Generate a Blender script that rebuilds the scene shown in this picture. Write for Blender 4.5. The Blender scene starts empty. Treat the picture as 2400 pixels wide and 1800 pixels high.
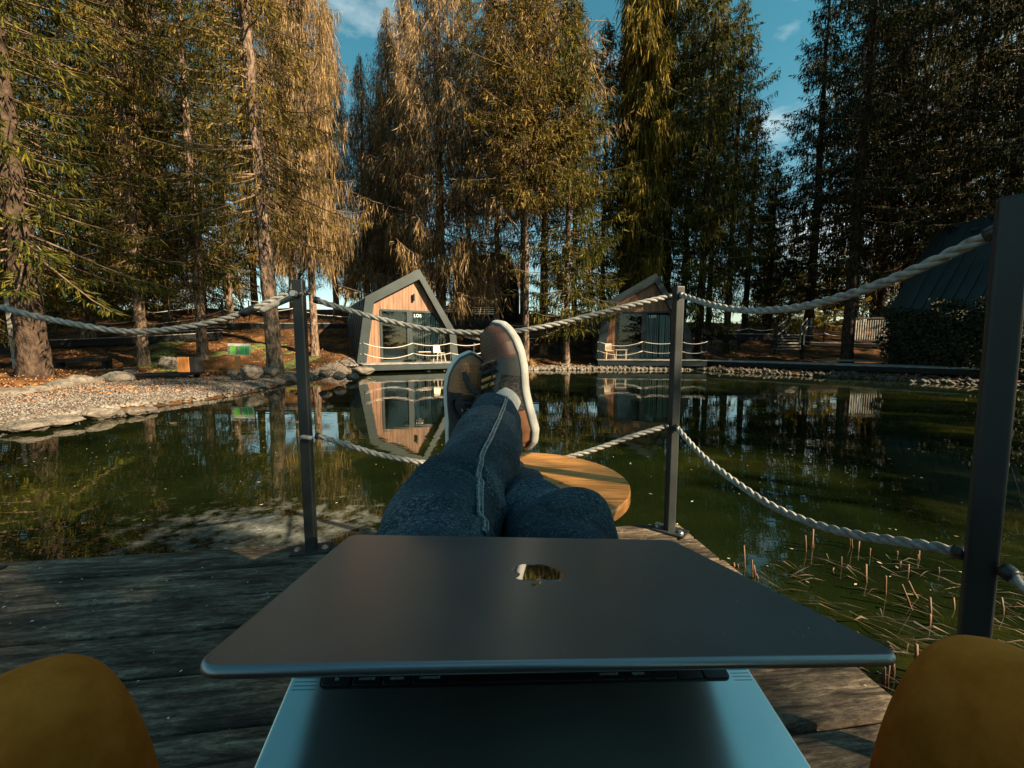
import bpy, bmesh, math, random
import numpy as np
from mathutils import Vector, Matrix, Euler
R_ = random.Random(7)
sc = bpy.context.scene
# ------------------------------------------------------------------ camera
F, CX, CY = 950.0, 1200.0, 900.0
PITCH = math.atan(F / 9940.0)
CAMZ = 1.24                      # above the water (z = 0)
cam_d = bpy.data.cameras.new('camera'); cam = bpy.data.objects.new('camera', cam_d)
sc.collection.objects.link(cam); sc.camera = cam
cam.location = (0, 0, CAMZ); cam.rotation_euler = (math.pi / 2 - PITCH, 0, 0)
cam_d.sensor_width = 36; cam_d.lens = F * 36 / 2400; cam_d.clip_start = .01; cam_d.clip_end = 2000
# ------------------------------------------------------------------ light
SUN_EL, SUN_AZ = math.radians(29), math.radians(116)      # azimuth clockwise from +Y
world = bpy.data.worlds.new('World'); sc.world = world; world.use_nodes = True
wn, wl = world.node_tree.nodes, world.node_tree.links
wn.clear()
def N(nt, t, **k):
    n = nt.nodes.new(t)
    for a, v in k.items():
        if a in n.inputs.keys() if isinstance(a, str) and False else False: pass
        setattr(n, a, v)
    return n
sky = wn.new('ShaderNodeTexSky'); sky.sky_type = 'NISHITA'; sky.sun_disc = False
sky.sun_elevation = SUN_EL; sky.sun_rotation = SUN_AZ; sky.air_density = 1.0; sky.dust_density = .6; sky.ozone_density = 2.0
tint = wn.new('ShaderNodeMix'); tint.data_type = 'RGBA'; tint.blend_type = 'MULTIPLY'; tint.inputs[0].default_value = 1
tint.inputs[7].default_value = (.5, 1.12, .86, 1)
wl.new(sky.outputs[0], tint.inputs[6])
tc0 = wn.new('ShaderNodeTexCoord'); sx0 = wn.new('ShaderNodeSeparateXYZ'); wl.new(tc0.outputs['Generated'], sx0.inputs[0])
tr0 = wn.new('ShaderNodeValToRGB'); tr0.color_ramp.elements[0].position = .04; tr0.color_ramp.elements[0].color = (1.0, 1.0, .82, 1)
tr0.color_ramp.elements[1].position = .5; tr0.color_ramp.elements[1].color = (.43, 1.0, .78, 1)
wl.new(sx0.outputs[2], tr0.inputs[0]); wl.new(tr0.outputs[0], tint.inputs[7])
tc = wn.new('ShaderNodeTexCoord'); mp = wn.new('ShaderNodeMapping'); mp.inputs['Scale'].default_value = (1, 1, 2.2)
mp.inputs['Location'].default_value = (1.9, .6, .7)
cn = wn.new('ShaderNodeTexNoise'); cn.inputs['Scale'].default_value = 2.1; cn.inputs['Detail'].default_value = 7; cn.inputs['Roughness'].default_value = .55
cr = wn.new('ShaderNodeValToRGB'); cr.color_ramp.elements[0].position = .56; cr.color_ramp.elements[1].position = .8
wl.new(tc.outputs['Generated'], mp.inputs[0]); wl.new(mp.outputs[0], cn.inputs['Vector']); wl.new(cn.outputs[0], cr.inputs[0])
cm = wn.new('ShaderNodeMix'); cm.data_type = 'RGBA'; cm.inputs[7].default_value = (8, 8.2, 8, 1)
wl.new(cr.outputs[0], cm.inputs[0]); wl.new(tint.outputs[2], cm.inputs[6])
bg = wn.new('ShaderNodeBackground'); bg.inputs[1].default_value = .05
wo = wn.new('ShaderNodeOutputWorld'); wl.new(cm.outputs[2], bg.inputs[0]); wl.new(bg.outputs[0], wo.inputs[0])
sd = bpy.data.lights.new('sun', 'SUN'); sd.energy = 5.0; sd.angle = math.radians(.5); sd.color = (1, .78, .5)
sun = bpy.data.objects.new('sun', sd); sc.collection.objects.link(sun)
sdir = Vector((math.sin(SUN_AZ) * math.cos(SUN_EL), math.cos(SUN_AZ) * math.cos(SUN_EL), math.sin(SUN_EL)))
sun.rotation_euler = sdir.to_track_quat('Z', 'Y').to_euler(); sun.location = sdir * 60
vs = sc.view_settings; vs.view_transform = 'Standard'; vs.look = 'None'; vs.exposure = 1.9; vs.gamma = 1; vs.use_curve_mapping = False
sc.cycles.use_denoising = True
try: sc.cycles.denoiser = 'OPENIMAGEDENOISE'
except Exception: pass
sc.cycles.max_bounces = 6; sc.cycles.caustics_reflective = False; sc.cycles.caustics_refractive = False
sc.cycles.sample_clamp_indirect = 4
# ------------------------------------------------------------------ pixel -> world
_c, _s = math.cos(PITCH), math.sin(PITCH)
FW, UP = np.array([0, _c, -_s]), np.array([0, _s, _c])
O = np.array([0, 0, CAMZ])
def ray(x, y): return FW + np.array([1, 0, 0]) * (x - CX) / F + UP * (CY - y) / F
def G(x, y, z=0.0): d = ray(x, y); return O + d * ((z - CAMZ) / d[2])
def D(x, y, Y): d = ray(x, y); return O + d * (Y / d[1])
def PL(x, y, a, b):          # ray meets the vertical plane through plan points a, b
    d = ray(x, y); n = np.array([b[1] - a[1], a[0] - b[0], 0.0])
    t = (n @ (np.array([a[0], a[1], 0]) - O)) / (n @ d); return O + d * t
def project(P):
    P = np.asarray(P, float) - O; w = P @ FW
    return np.stack([CX + F * P[..., 0] / w, CY - F * (P @ UP) / w], -1)
# ------------------------------------------------------------------ object helpers
def raw(name, verts, faces, mat=None, smooth=False):
    me = bpy.data.meshes.new(name)
    if isinstance(verts, np.ndarray) and isinstance(faces, np.ndarray) and len(verts) > 200:
        nv, nf, k = len(verts), len(faces), faces.shape[1]
        me.vertices.add(nv); me.vertices.foreach_set('co', verts.astype(np.float32).ravel())
        me.loops.add(nf * k); me.loops.foreach_set('vertex_index', faces.astype(np.int32).ravel())
        me.polygons.add(nf); me.polygons.foreach_set('loop_start', np.arange(0, nf * k, k, dtype=np.int32))
        me.polygons.foreach_set('loop_total', np.full(nf, k, dtype=np.int32))
        me.update(calc_edges=True)
    else:
        me.from_pydata([tuple(float(q) for q in v) for v in verts], [], [tuple(int(q) for q in f) for f in faces]); me.update()
    if mat: me.materials.append(mat)
    if smooth: me.polygons.foreach_set('use_smooth', np.ones(len(me.polygons), dtype=bool))
    return me
def link(name, me, parent=None, loc=(0, 0, 0), rot=(0, 0, 0), scale=(1, 1, 1)):
    o = bpy.data.objects.new(name, me); sc.collection.objects.link(o)
    o.location = [float(v) for v in loc]; o.rotation_euler = rot; o.scale = scale
    if parent is not None: o.parent = parent
    return o
def tag(o, label=None, cat=None, group=None, kind=None):
    if label: o['label'] = label
    if cat: o['category'] = cat
    if group: o['group'] = group
    if kind: o['kind'] = kind
    return o
def thing(name, label, cat, loc=(0, 0, 0), rotz=0, group=None):
    return tag(link(name, None, None, loc, (0, 0, rotz)), label, cat, group)
def wpart(name, me, parent):          # geometry given in world coordinates under a located empty
    o = link(name, me, parent)
    o.matrix_parent_inverse = (Matrix.Translation(parent.location) @ parent.rotation_euler.to_matrix().to_4x4()).inverted()
    return o
def dup(root, loc, rotz=None, label=None, group=None, scale=None):
    r = root.copy(); sc.collection.objects.link(r); r.location = [float(v) for v in loc]
    if rotz is not None: r.rotation_euler = (0, 0, rotz)
    if label: r['label'] = label
    if group: r['group'] = group
    if scale: r.scale = scale
    for ch in list(root.children):
        c = ch.copy(); sc.collection.objects.link(c); c.parent = r
        for g in list(ch.children):
            q = g.copy(); sc.collection.objects.link(q); q.parent = c
    return r
class MB:
    def __init__(s): s.v = []; s.f = []
    def add(s, v, f):
        b = len(s.v); s.v += [tuple(float(q) for q in p) for p in v]; s.f += [tuple(int(i) + b for i in q) for q in f]; return s
    def box(s, c, size, rz=0, M=None):
        x, y, z = [q / 2 for q in size]
        P = [Vector((a * x, b * y, d * z)) for a in (-1, 1) for b in (-1, 1) for d in (-1, 1)]
        Mx = M if M is not None else Matrix.Rotation(rz, 3, 'Z')
        return s.add([tuple(Mx @ p + Vector(c)) for p in P], [(0, 1, 3, 2), (4, 6, 7, 5), (0, 4, 5, 1), (2, 3, 7, 6), (0, 2, 6, 4), (1, 5, 7, 3)])
    def bar(s, a, b, w, h=None):        # box beam from a to b
        a, b = Vector([float(q) for q in a]), Vector([float(q) for q in b]); d = b - a; h = h or w
        q = d.to_track_quat('X', 'Z').to_matrix()
        return s.box((a + b) / 2, (d.length, w, h), M=q)
    def tube(s, pts, rad, n=8, cap=True):
        v, f = tube(pts, rad, n, cap); return s.add(v, f)
    def prism(s, poly, depth, M=Matrix.Identity(4)):   # polygon in local xz, extruded along +y
        n = len(poly)
        P = [M @ Vector((x, 0, z)) for x, z in poly] + [M @ Vector((x, depth, z)) for x, z in poly]
        fs = [tuple(range(n)), tuple(range(2 * n - 1, n - 1, -1))] + [((i + 1) % n, i, n + i, n + (i + 1) % n) for i in range(n)]
        return s.add(P, fs)
    def mesh(s, name, mat=None, smooth=False, bevel=0):
        me = raw(name, s.v, s.f, mat, smooth)
        if bevel or True:
            bm = bmesh.new(); bm.from_mesh(me)
            if bevel: bmesh.ops.bevel(bm, geom=[e for e in bm.edges], offset=bevel, segments=2, affect='EDGES', clamp_overlap=True)
            bmesh.ops.recalc_face_normals(bm, faces=bm.faces); bm.to_mesh(me); bm.free()
            if smooth: me.polygons.foreach_set('use_smooth', np.ones(len(me.polygons), dtype=bool))
        return me
def frames(P):
    P = np.asarray(P, float); T = np.gradient(P, axis=0); T /= np.linalg.norm(T, axis=1)[:, None] + 1e-12
    n0 = np.cross(T[0], [0, 0, 1.0]);
    if np.linalg.norm(n0) < .05: n0 = np.cross(T[0], [1.0, 0, 0])
    n0 /= np.linalg.norm(n0); Ns = [n0]
    for i in range(1, len(P)):
        n = Ns[-1] - T[i] * (Ns[-1] @ T[i]); Ns.append(n / (np.linalg.norm(n) + 1e-12))
    Nn = np.array(Ns); return T, Nn, np.cross(T, Nn)
def tube(pts, rad, n=8, cap=True):
    P = np.asarray(pts, float); m = len(P); r = np.broadcast_to(np.asarray(rad, float), (m,))
    T, A, B = frames(P); th = np.linspace(0, 2 * np.pi, n, endpoint=False)
    V = (P[:, None] + r[:, None, None] * (np.cos(th)[None, :, None] * A[:, None] + np.sin(th)[None, :, None] * B[:, None])).reshape(-1, 3)
    Fc = [(i * n + j, i * n + (j + 1) % n, (i + 1) * n + (j + 1) % n, (i + 1) * n + j) for i in range(m - 1) for j in range(n)]
    if cap: Fc += [tuple(range(n))[::-1], tuple((m - 1) * n + j for j in range(n))]
    return V, Fc
def gridmesh(name, V, mat, wrap=False, smooth=True, cap=False):   # V (m,n,3)
    m, n = V.shape[:2]; nn = n if wrap else n - 1
    i, j = np.meshgrid(np.arange(m - 1), np.arange(nn), indexing='ij'); j2 = (j + 1) % n
    Fq = np.stack([i * n + j, i * n + j2, (i + 1) * n + j2, (i + 1) * n + j], -1).reshape(-1, 4)
    return raw(name, V.reshape(-1, 3), Fq, mat, smooth)
def smooth_curve(pts, n):
    P = np.asarray(pts, float); d = np.r_[0, np.cumsum(np.linalg.norm(np.diff(P, axis=0), axis=1))]; u = np.linspace(0, d[-1], n)
    # Catmull-Rom through arc length
    out = np.empty((n, P.shape[1]))
    Q = np.vstack([2 * P[0] - P[1], P, 2 * P[-1] - P[-2]])
    for k, x in enumerate(u):
        i = min(np.searchsorted(d, x, side='right') - 1, len(P) - 2); t = (x - d[i]) / (d[i + 1] - d[i] + 1e-12)
        a, b, c, e = Q[i], Q[i + 1], Q[i + 2], Q[i + 3]
        out[k] = .5 * ((2 * b) + (-a + c) * t + (2 * a - 5 * b + 4 * c - e) * t * t + (-a + 3 * b - 3 * c + e) * t ** 3)
    return out
# ------------------------------------------------------------------ materials
def mat(name, c1, c2=None, scale=6, stretch=(1, 1, 1), rough=.6, metal=0, bump=0, bscale=None, spec=.5, lo=.35, hi=.65, detail=6, c3=None, rvar=0, island=0, transl=0, coat=0, dist=.01, wave=None):
    m = bpy.data.materials.new(name); m.use_nodes = True; nt = m.node_tree; L = nt.links
    p = nt.nodes['Principled BSDF']; p.inputs['Roughness'].default_value = rough; p.inputs['Metallic'].default_value = metal
    p.inputs['Specular IOR Level'].default_value = spec; p.inputs['Coat Weight'].default_value = coat
    p.inputs['Base Color'].default_value = (*c1, 1)
    col = None
    if c2 or bump:
        t = nt.nodes.new('ShaderNodeTexCoord'); mp_ = nt.nodes.new('ShaderNodeMapping'); mp_.inputs['Scale'].default_value = stretch
        L.new(t.outputs['Object'], mp_.inputs[0])
        n = nt.nodes.new('ShaderNodeTexNoise'); n.inputs['Scale'].default_value = scale; n.inputs['Detail'].default_value = detail; n.inputs['Roughness'].default_value = .6
        L.new(mp_.outputs[0], n.inputs['Vector'])
    if c2:
        r = nt.nodes.new('ShaderNodeValToRGB'); e = r.color_ramp.elements; e[0].position = lo; e[1].position = hi
        e[0].color = (*c1, 1); e[1].color = (*c2, 1)
        if c3: q = r.color_ramp.elements.new((lo + hi) / 2); q.color = (*c3, 1)
        src = n.outputs[0]
        if island:
            g = nt.nodes.new('ShaderNodeNewGeometry'); mx = nt.nodes.new('ShaderNodeMix'); mx.data_type = 'FLOAT'; mx.inputs[0].default_value = island
            L.new(n.outputs[0], mx.inputs[2]); L.new(g.outputs['Random Per Island'], mx.inputs[3]); src = mx.outputs[0]
        L.new(src, r.inputs[0]); L.new(r.outputs[0], p.inputs['Base Color']); col = r.outputs[0]
    if rvar:
        mr = nt.nodes.new('ShaderNodeMapRange'); mr.inputs[3].default_value = rough - rvar; mr.inputs[4].default_value = rough + rvar
        L.new(n.outputs[0], mr.inputs[0]); L.new(mr.outputs[0], p.inputs['Roughness'])
    if bump:
        n2 = nt.nodes.new('ShaderNodeTexNoise'); n2.inputs['Scale'].default_value = bscale or scale * 3; n2.inputs['Detail'].default_value = 5
        L.new(mp_.outputs[0], n2.inputs['Vector'])
        b = nt.nodes.new('ShaderNodeBump'); b.inputs['Strength'].default_value = bump; b.inputs['Distance'].default_value = dist
        L.new(n2.outputs[0], b.inputs['Height']); L.new(b.outputs[0], p.inputs['Normal'])
    if transl:
        tr = nt.nodes.new('ShaderNodeBsdfTranslucent'); ms = nt.nodes.new('ShaderNodeMixShader'); ms.inputs[0].default_value = transl
        if col: L.new(col, tr.inputs[0])
        else: tr.inputs[0].default_value = (*c1, 1)
        L.new(p.outputs[0], ms.inputs[1]); L.new(tr.outputs[0], ms.inputs[2]); L.new(ms.outputs[0], nt.nodes['Material Output'].inputs[0])
    return m
M = {}
M['ground'] = mat('needle_litter_sun_patches', (.026, .015, .008), (.21, .10, .036), 1.3, rough=.95, bump=.8, bscale=9, c3=(.075, .037, .016), lo=.3, hi=.7, dist=.06, spec=.1)  # orange of sunlit slope patches mixed into the brown litter
M['gravel_base'] = mat('gravel_base', (.07, .055, .045), (.2, .165, .14), 22, rough=.95, bump=.9, bscale=30, dist=.03, spec=.15)
M['pebble'] = mat('pebble', (.04, .034, .03), (.23, .2, .175), 3, rough=.85, island=.95, lo=.05, hi=.95, spec=.2)
M['rock'] = mat('rock', (.055, .045, .036), (.21, .185, .155), 2.2, rough=.9, bump=.9, bscale=7, dist=.05, lo=.3, hi=.68, spec=.2)
M['leaf_litter'] = mat('leaf_litter', (.10, .035, .012), (.42, .20, .08), 3, rough=.8, island=1, lo=0, hi=1)
M['moss'] = mat('moss', (.03, .045, .008), (.11, .13, .02), 5, rough=.95, bump=.7, bscale=30, dist=.03)
M['bark'] = mat('bark', (.04, .028, .022), (.24, .17, .125), 2.2, (1, 1, 45), rough=.95, bump=1, bscale=5, dist=.08, lo=.38, hi=.62, spec=.1)
M['bark_shade'] = mat('bark_shaded', (.018, .013, .011), (.085, .058, .042), 2.2, (1, 1, 45), rough=.95, bump=1, bscale=5, dist=.08, spec=.1)  # bark copy darkened for trunks that stand in shade
M['birch'] = mat('birch_bark', (.25, .18, .13), (.7, .6, .5), 4, (1, 1, 2), rough=.8, lo=.35, hi=.5)
M['twig'] = mat('twig', (.07, .045, .03), (.2, .13, .085), 3, rough=.9)
FOL = dict(rough=.75, spec=.15, island=.75, lo=.12, hi=.85, detail=3, transl=.35)
M['fol_green'] = mat('spruce_needles_green', (.007, .014, .003), (.15, .125, .016), .6, c3=(.034, .042, .007), **FOL)
M['fol_olive'] = mat('spruce_needles_olive', (.014, .018, .004), (.26, .17, .035), .6, c3=(.08, .062, .011), **FOL)
M['fol_sun_gold'] = mat('spruce_needles_sunlit_gold', (.02, .024, .005), (.36, .25, .04), .6, c3=(.12, .095, .015), **FOL)  # olive needles with golden sunlight put into the colour
M['fol_brown'] = mat('spruce_needles_brown', (.045, .034, .016), (.42, .29, .15), .6, c3=(.18, .12, .056), **FOL)
M['fol_shade'] = mat('spruce_needles_shaded', (.006, .011, .004), (.05, .045, .01), .6, c3=(.016, .02, .006), **FOL)  # needle colour darkened to stand for shaded, backlit trees
M['fol_sun_young'] = mat('young_spruce_needles_sunlit', (.09, .09, .015), (.6, .44, .06), .6, c3=(.3, .24, .035), **FOL)  # young needles brightened so the colour carries the low sun
M['twig_sunlit'] = mat('bare_twigs_sunlit', (.24, .12, .045), (.6, .36, .17), .6, rough=.8, island=.8, lo=.1, hi=.9, transl=.2)  # orange sunlight painted into the twig colour
M['rock_shade'] = mat('rock_shaded', (.02, .02, .015), (.09, .08, .065), 3, rough=.9)  # rock copy darkened to give the shade below the boardwalk
M['hedge'] = mat('hedge', (.006, .012, .004), (.035, .04, .01), 1, rough=.8, island=.8, lo=.1, hi=.9)
M['black_wood'] = mat('dark_stained_wood', (.008, .009, .010), (.02, .022, .022), 4, (1, 1, 8), rough=.8, bump=.2, spec=.2)
M['grey_board'] = mat('weathered_boardwalk', (.14, .13, .115), (.34, .32, .29), 4, (1, 1, 1), rough=.8, bump=.3)
M['char_metal'] = mat('charcoal_sheet_metal', (.014, .022, .026), (.024, .036, .04), 1, rough=.42, metal=.3)
M['roof_dark'] = mat('dark_seamed_roof', (.012, .022, .024), (.02, .032, .034), 1, rough=.5)
M['clad'] = mat('brown_cladding', (.125, .058, .03), (.27, .13, .068), 2.5, (6, 6, .5), rough=.55, bump=.15, bscale=8, island=0, detail=5)
M['clad2'] = mat('brown_cladding_pale', (.15, .072, .038), (.31, .155, .085), 2.5, (6, 6, .5), rough=.55, bump=.15, bscale=8, detail=5)
M['clad3'] = mat('brown_cladding_dark', (.095, .044, .024), (.21, .10, .053), 2.5, (6, 6, .5), rough=.55, bump=.15, bscale=8, detail=5)
M['curtain'] = mat('curtain', (.6, .6, .57), (.8, .79, .75), 1, rough=.9)
M['interior'] = mat('dark_interior', (.012, .01, .009), (.03, .024, .02), 1, rough=.8)
M['bed'] = mat('bed_linen', (.45, .43, .4), rough=.9)
M['white_rope'] = mat('pale_thin_rope', (.5, .46, .42), rough=.8)
M['cream'] = mat('cream_plastic', (.55, .43, .3), rough=.5)
M['white_txt'] = mat('white_lettering', (.85, .85, .82), rough=.5)
M['black'] = mat('matt_black', (.01, .01, .01), rough=.5)
M['sign_green'] = mat('green_print', (.10, .42, .03), (.22, .6, .07), 3, rough=.5)
M['sign_green2'] = mat('deep_green_print', (.04, .3, .06), (.09, .45, .08), 3, rough=.5)
M['sign_white'] = mat('sign_frame', (.62, .58, .48), rough=.6)
M['orange_wood'] = mat('varnished_orange_wood', (.33, .12, .03), (.5, .21, .06), 3, (8, 8, .6), rough=.5)
M['batten'] = mat('pale_battens', (.34, .31, .24), (.46, .42, .33), 2, rough=.8)
M['red_paint'] = mat('red_sign', (.45, .03, .02), rough=.5)
def glass_mat():
    m = bpy.data.materials.new('window_glass'); m.use_nodes = True; nt = m.node_tree; p = nt.nodes['Principled BSDF']
    p.inputs['Base Color'].default_value = (.9, 1, 1, 1); p.inputs['Roughness'].default_value = .02
    t = nt.nodes.new('ShaderNodeBsdfTransparent'); t.inputs[0].default_value = (.85, .92, .92, 1)
    g = nt.nodes.new('ShaderNodeBsdfGlossy'); g.inputs[1].default_value = .02
    fr = nt.nodes.new('ShaderNodeFresnel'); fr.inputs[0].default_value = 1.5
    ms = nt.nodes.new('ShaderNodeMixShader'); nt.links.new(fr.outputs[0], ms.inputs[0]); nt.links.new(t.outputs[0], ms.inputs[1]); nt.links.new(g.outputs[0], ms.inputs[2])
    nt.links.new(ms.outputs[0], nt.nodes['Material Output'].inputs[0]); return m
M['glass'] = glass_mat()
# ================================================================== SETTING
# ---- terrain
POND = [(-7.4, -40), (-7.45, 5.8), (-7.6, 7.5), (-7.3, 8.4), (-6.9, 10.2), (-7.25, 12.5), (-7.4, 14.6), (-7.3, 17), (-6.9, 19.2), (-5, 20.1), (0, 20.3), (4.4, 20.8), (9.3, 20.5), (11.6, 17), (14.6, 12.4), (20, 5), (24, -40)]
PA = np.array(POND)
def pond_sd(x, y):
    x = np.asarray(x, float); y = np.asarray(y, float); d = np.full(x.shape, 1e9); ins = np.zeros(x.shape, bool)
    for i in range(len(PA)):
        a, b = PA[i], PA[(i + 1) % len(PA)]; e = b - a
        t = np.clip(((x - a[0]) * e[0] + (y - a[1]) * e[1]) / (e @ e), 0, 1)
        d = np.minimum(d, np.hypot(x - a[0] - t * e[0], y - a[1] - t * e[1]))
        c = ((a[1] > y) != (b[1] > y)); xi = a[0] + (y - a[1]) / (b[1] - a[1] + 1e-12) * e[0]; ins ^= c & (x < xi)
    return np.where(ins, -d, d)
def wob(x, y, k=1.0, s=0.0):
    return (np.sin(x * 1.3 * k + 1.7 + s) * np.cos(y * 1.1 * k + .4 + 2 * s) + .5 * np.sin(x * 2.9 * k - y * 2.3 * k + s) + .25 * np.sin(x * 6.1 * k + 2 + s) * np.cos(y * 5.3 * k))
def sstep(t): t = np.clip(t, 0, 1); return t * t * (3 - 2 * t)
def T(x, y):
    x = np.asarray(x, float); y = np.asarray(y, float); d = pond_sd(x, y)
    y0 = 17.0 + sstep((x + 8.5) / 5.5) * 5.5 + sstep((x - 9) / 8) * 1.5
    sl = .275 - sstep((x - 6) / 8) * .045
    h = np.clip(y - y0, 0, 13.5); hill = sl * h * sstep(h / 2 + .3) 
    out = .05 + .1 * sstep(d / .5) + .08 * sstep((d - 4) / 5) + hill + .05 * wob(x, y) * sstep(d / 2) + .05 * wob(x, y, .3) * sstep(d / 6)
    return np.where(d < 0, -.7 * sstep(-d / 1.6) + .05 * sstep(1 + d / .15), out)
def Tz(x, y): return float(T(np.array([x]), np.array([y]))[0])
def axis(segs):
    a = [];
    for lo, hi, n in segs: a += list(np.linspace(lo, hi, n, endpoint=False))
    return np.array(a + [segs[-1][1]])
gx = axis([(-400, -60, 12), (-60, -24, 30), (-24, 20, 260), (20, 60, 30), (60, 400, 12)])
gy = axis([(-60, -8, 14), (-8, 3, 20), (3, 36, 230), (36, 70, 30), (70, 600, 16)])
X, Yy = np.meshgrid(gx, gy, indexing='ij')
tag(link('ground', gridmesh('ground', np.stack([X, Yy, T(X, Yy)], -1), M['ground'])), kind='structure')
# ---- water
def water_mat():
    m = bpy.data.materials.new('pond_water'); m.use_nodes = True; nt = m.node_tree; L = nt.links; p = nt.nodes['Principled BSDF']
    p.inputs['Roughness'].default_value = .025; p.inputs['IOR'].default_value = 1.45; p.inputs['Specular IOR Level'].default_value = .62
    t = nt.nodes.new('ShaderNodeTexCoord')
    n = nt.nodes.new('ShaderNodeTexNoise'); n.inputs['Scale'].default_value = .55; n.inputs['Detail'].default_value = 8; n.inputs['Roughness'].default_value = .65
    L.new(t.outputs['Object'], n.inputs['Vector'])
    r = nt.nodes.new('ShaderNodeValToRGB'); e = r.color_ramp.elements; e[0].position = .35; e[1].position = .68
    e[0].color = (.0025, .0055, .002, 1); e[1].color = (.030, .030, .005, 1); q = e.new(.53); q.color = (.0065, .0105, .0025, 1)
    L.new(n.outputs[0], r.inputs[0])
    # pale silt film near the jetty
    sx = nt.nodes.new('ShaderNodeVectorMath'); sx.operation = 'SUBTRACT'; c = G(640, 1225); sx.inputs[1].default_value = (c[0] + .05, c[1] - .1, 0)
    L.new(t.outputs['Object'], sx.inputs[0])
    mv = nt.nodes.new('ShaderNodeVectorMath'); mv.operation = 'MULTIPLY'; mv.inputs[1].default_value = (.8, 1.7, 0); L.new(sx.outputs[0], mv.inputs[0])
    ln = nt.nodes.new('ShaderNodeVectorMath'); ln.operation = 'LENGTH'; L.new(mv.outputs[0], ln.inputs[0])
    n2 = nt.nodes.new('ShaderNodeTexNoise'); n2.inputs['Scale'].default_value = 7; n2.inputs['Detail'].default_value = 10; n2.inputs['Roughness'].default_value = .7; L.new(t.outputs['Object'], n2.inputs['Vector'])
    a = nt.nodes.new('ShaderNodeMath'); a.operation = 'MULTIPLY_ADD'; a.inputs[1].default_value = -4.2; a.inputs[2].default_value = 2.95; L.new(n2.outputs[0], a.inputs[0])
    b = nt.nodes.new('ShaderNodeMath'); b.operation = 'ADD'; L.new(ln.outputs['Value'], b.inputs[0]); L.new(a.outputs[0], b.inputs[1])
    mr = nt.nodes.new('ShaderNodeMapRange'); mr.inputs[1].default_value = 1.6; mr.inputs[2].default_value = .5; L.new(b.outputs[0], mr.inputs[0])
    mx = nt.nodes.new('ShaderNodeMix'); mx.data_type = 'RGBA'; mx.inputs[7].default_value = (.17, .18, .165, 1); L.new(mr.outputs[0], mx.inputs[0]); L.new(r.outputs[0], mx.inputs[6])
    L.new(mx.outputs[2], p.inputs['Base Color'])
    rr = nt.nodes.new('ShaderNodeMapRange'); rr.inputs[3].default_value = .008; rr.inputs[4].default_value = .35; L.new(mr.outputs[0], rr.inputs[0]); L.new(rr.outputs[0], p.inputs['Roughness'])
    m3 = nt.nodes.new('ShaderNodeMapping'); m3.inputs['Scale'].default_value = (.6, 1.6, 1); L.new(t.outputs['Object'], m3.inputs[0])
    n3 = nt.nodes.new('ShaderNodeTexNoise'); n3.inputs['Scale'].default_value = 2.4; n3.inputs['Detail'].default_value = 3; L.new(m3.outputs[0], n3.inputs['Vector'])
    bp = nt.nodes.new('ShaderNodeBump'); bp.inputs['Strength'].default_value = .035; bp.inputs['Distance'].default_value = .04; L.new(n3.outputs[0], bp.inputs['Height']); L.new(bp.outputs[0], p.inputs['Normal'])
    return m
tag(link('water', raw('water', [(-14, -40, 0), (30, -40, 0), (30, 26, 0), (-14, 26, 0)], [(0, 1, 2, 3)], water_mat())), kind='structure')
# floating flecks on the water (uncountable)
def flecks(n, seed, xr, yr, smin, smax, mtl, name, label, cat, zf, keep=None, thick=.0):
    g = np.random.default_rng(seed); x = g.uniform(*xr, n); y = yr[0] + (yr[1] - yr[0]) * g.random(n) ** 1.5
    k = keep(x, y) if keep else np.ones(n, bool); x, y = x[k], y[k]; n = len(x); s = g.uniform(smin, smax, n); a = g.uniform(0, 6.28, n)
    z = zf(x, y); u = np.stack([np.cos(a), np.sin(a), g.uniform(-.3, .3, n) * (thick > 0)], -1); v = np.stack([-np.sin(a), np.cos(a), g.uniform(-.3, .3, n) * (thick > 0)], -1)
    c = np.stack([x, y, z], -1); s = s[:, None]
    V = np.stack([c - u * s, c - v * s * .45 + [0, 0, thick * .5], c + u * s, c + v * s * .45 + [0, 0, thick]], 1).reshape(-1, 3)
    Fc = np.arange(4 * n).reshape(-1, 4)
    return tag(link(name, raw(name, V, Fc, mtl)), label, cat, kind='stuff')
M['fleck'] = mat('floating_flecks', (.12, .1, .04), (.5, .47, .36), 3, rough=.7, island=1, lo=0, hi=1)
flecks(1700, 3, (-7, 15), (1.9, 20), .004, .018, M['fleck'], 'floating_leaf_flecks', 'pale leaf flecks floating all over the dark green pond', 'leaf flecks', lambda x, y: np.full(len(x), .004), lambda x, y: pond_sd(x, y) < -.1)
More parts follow.
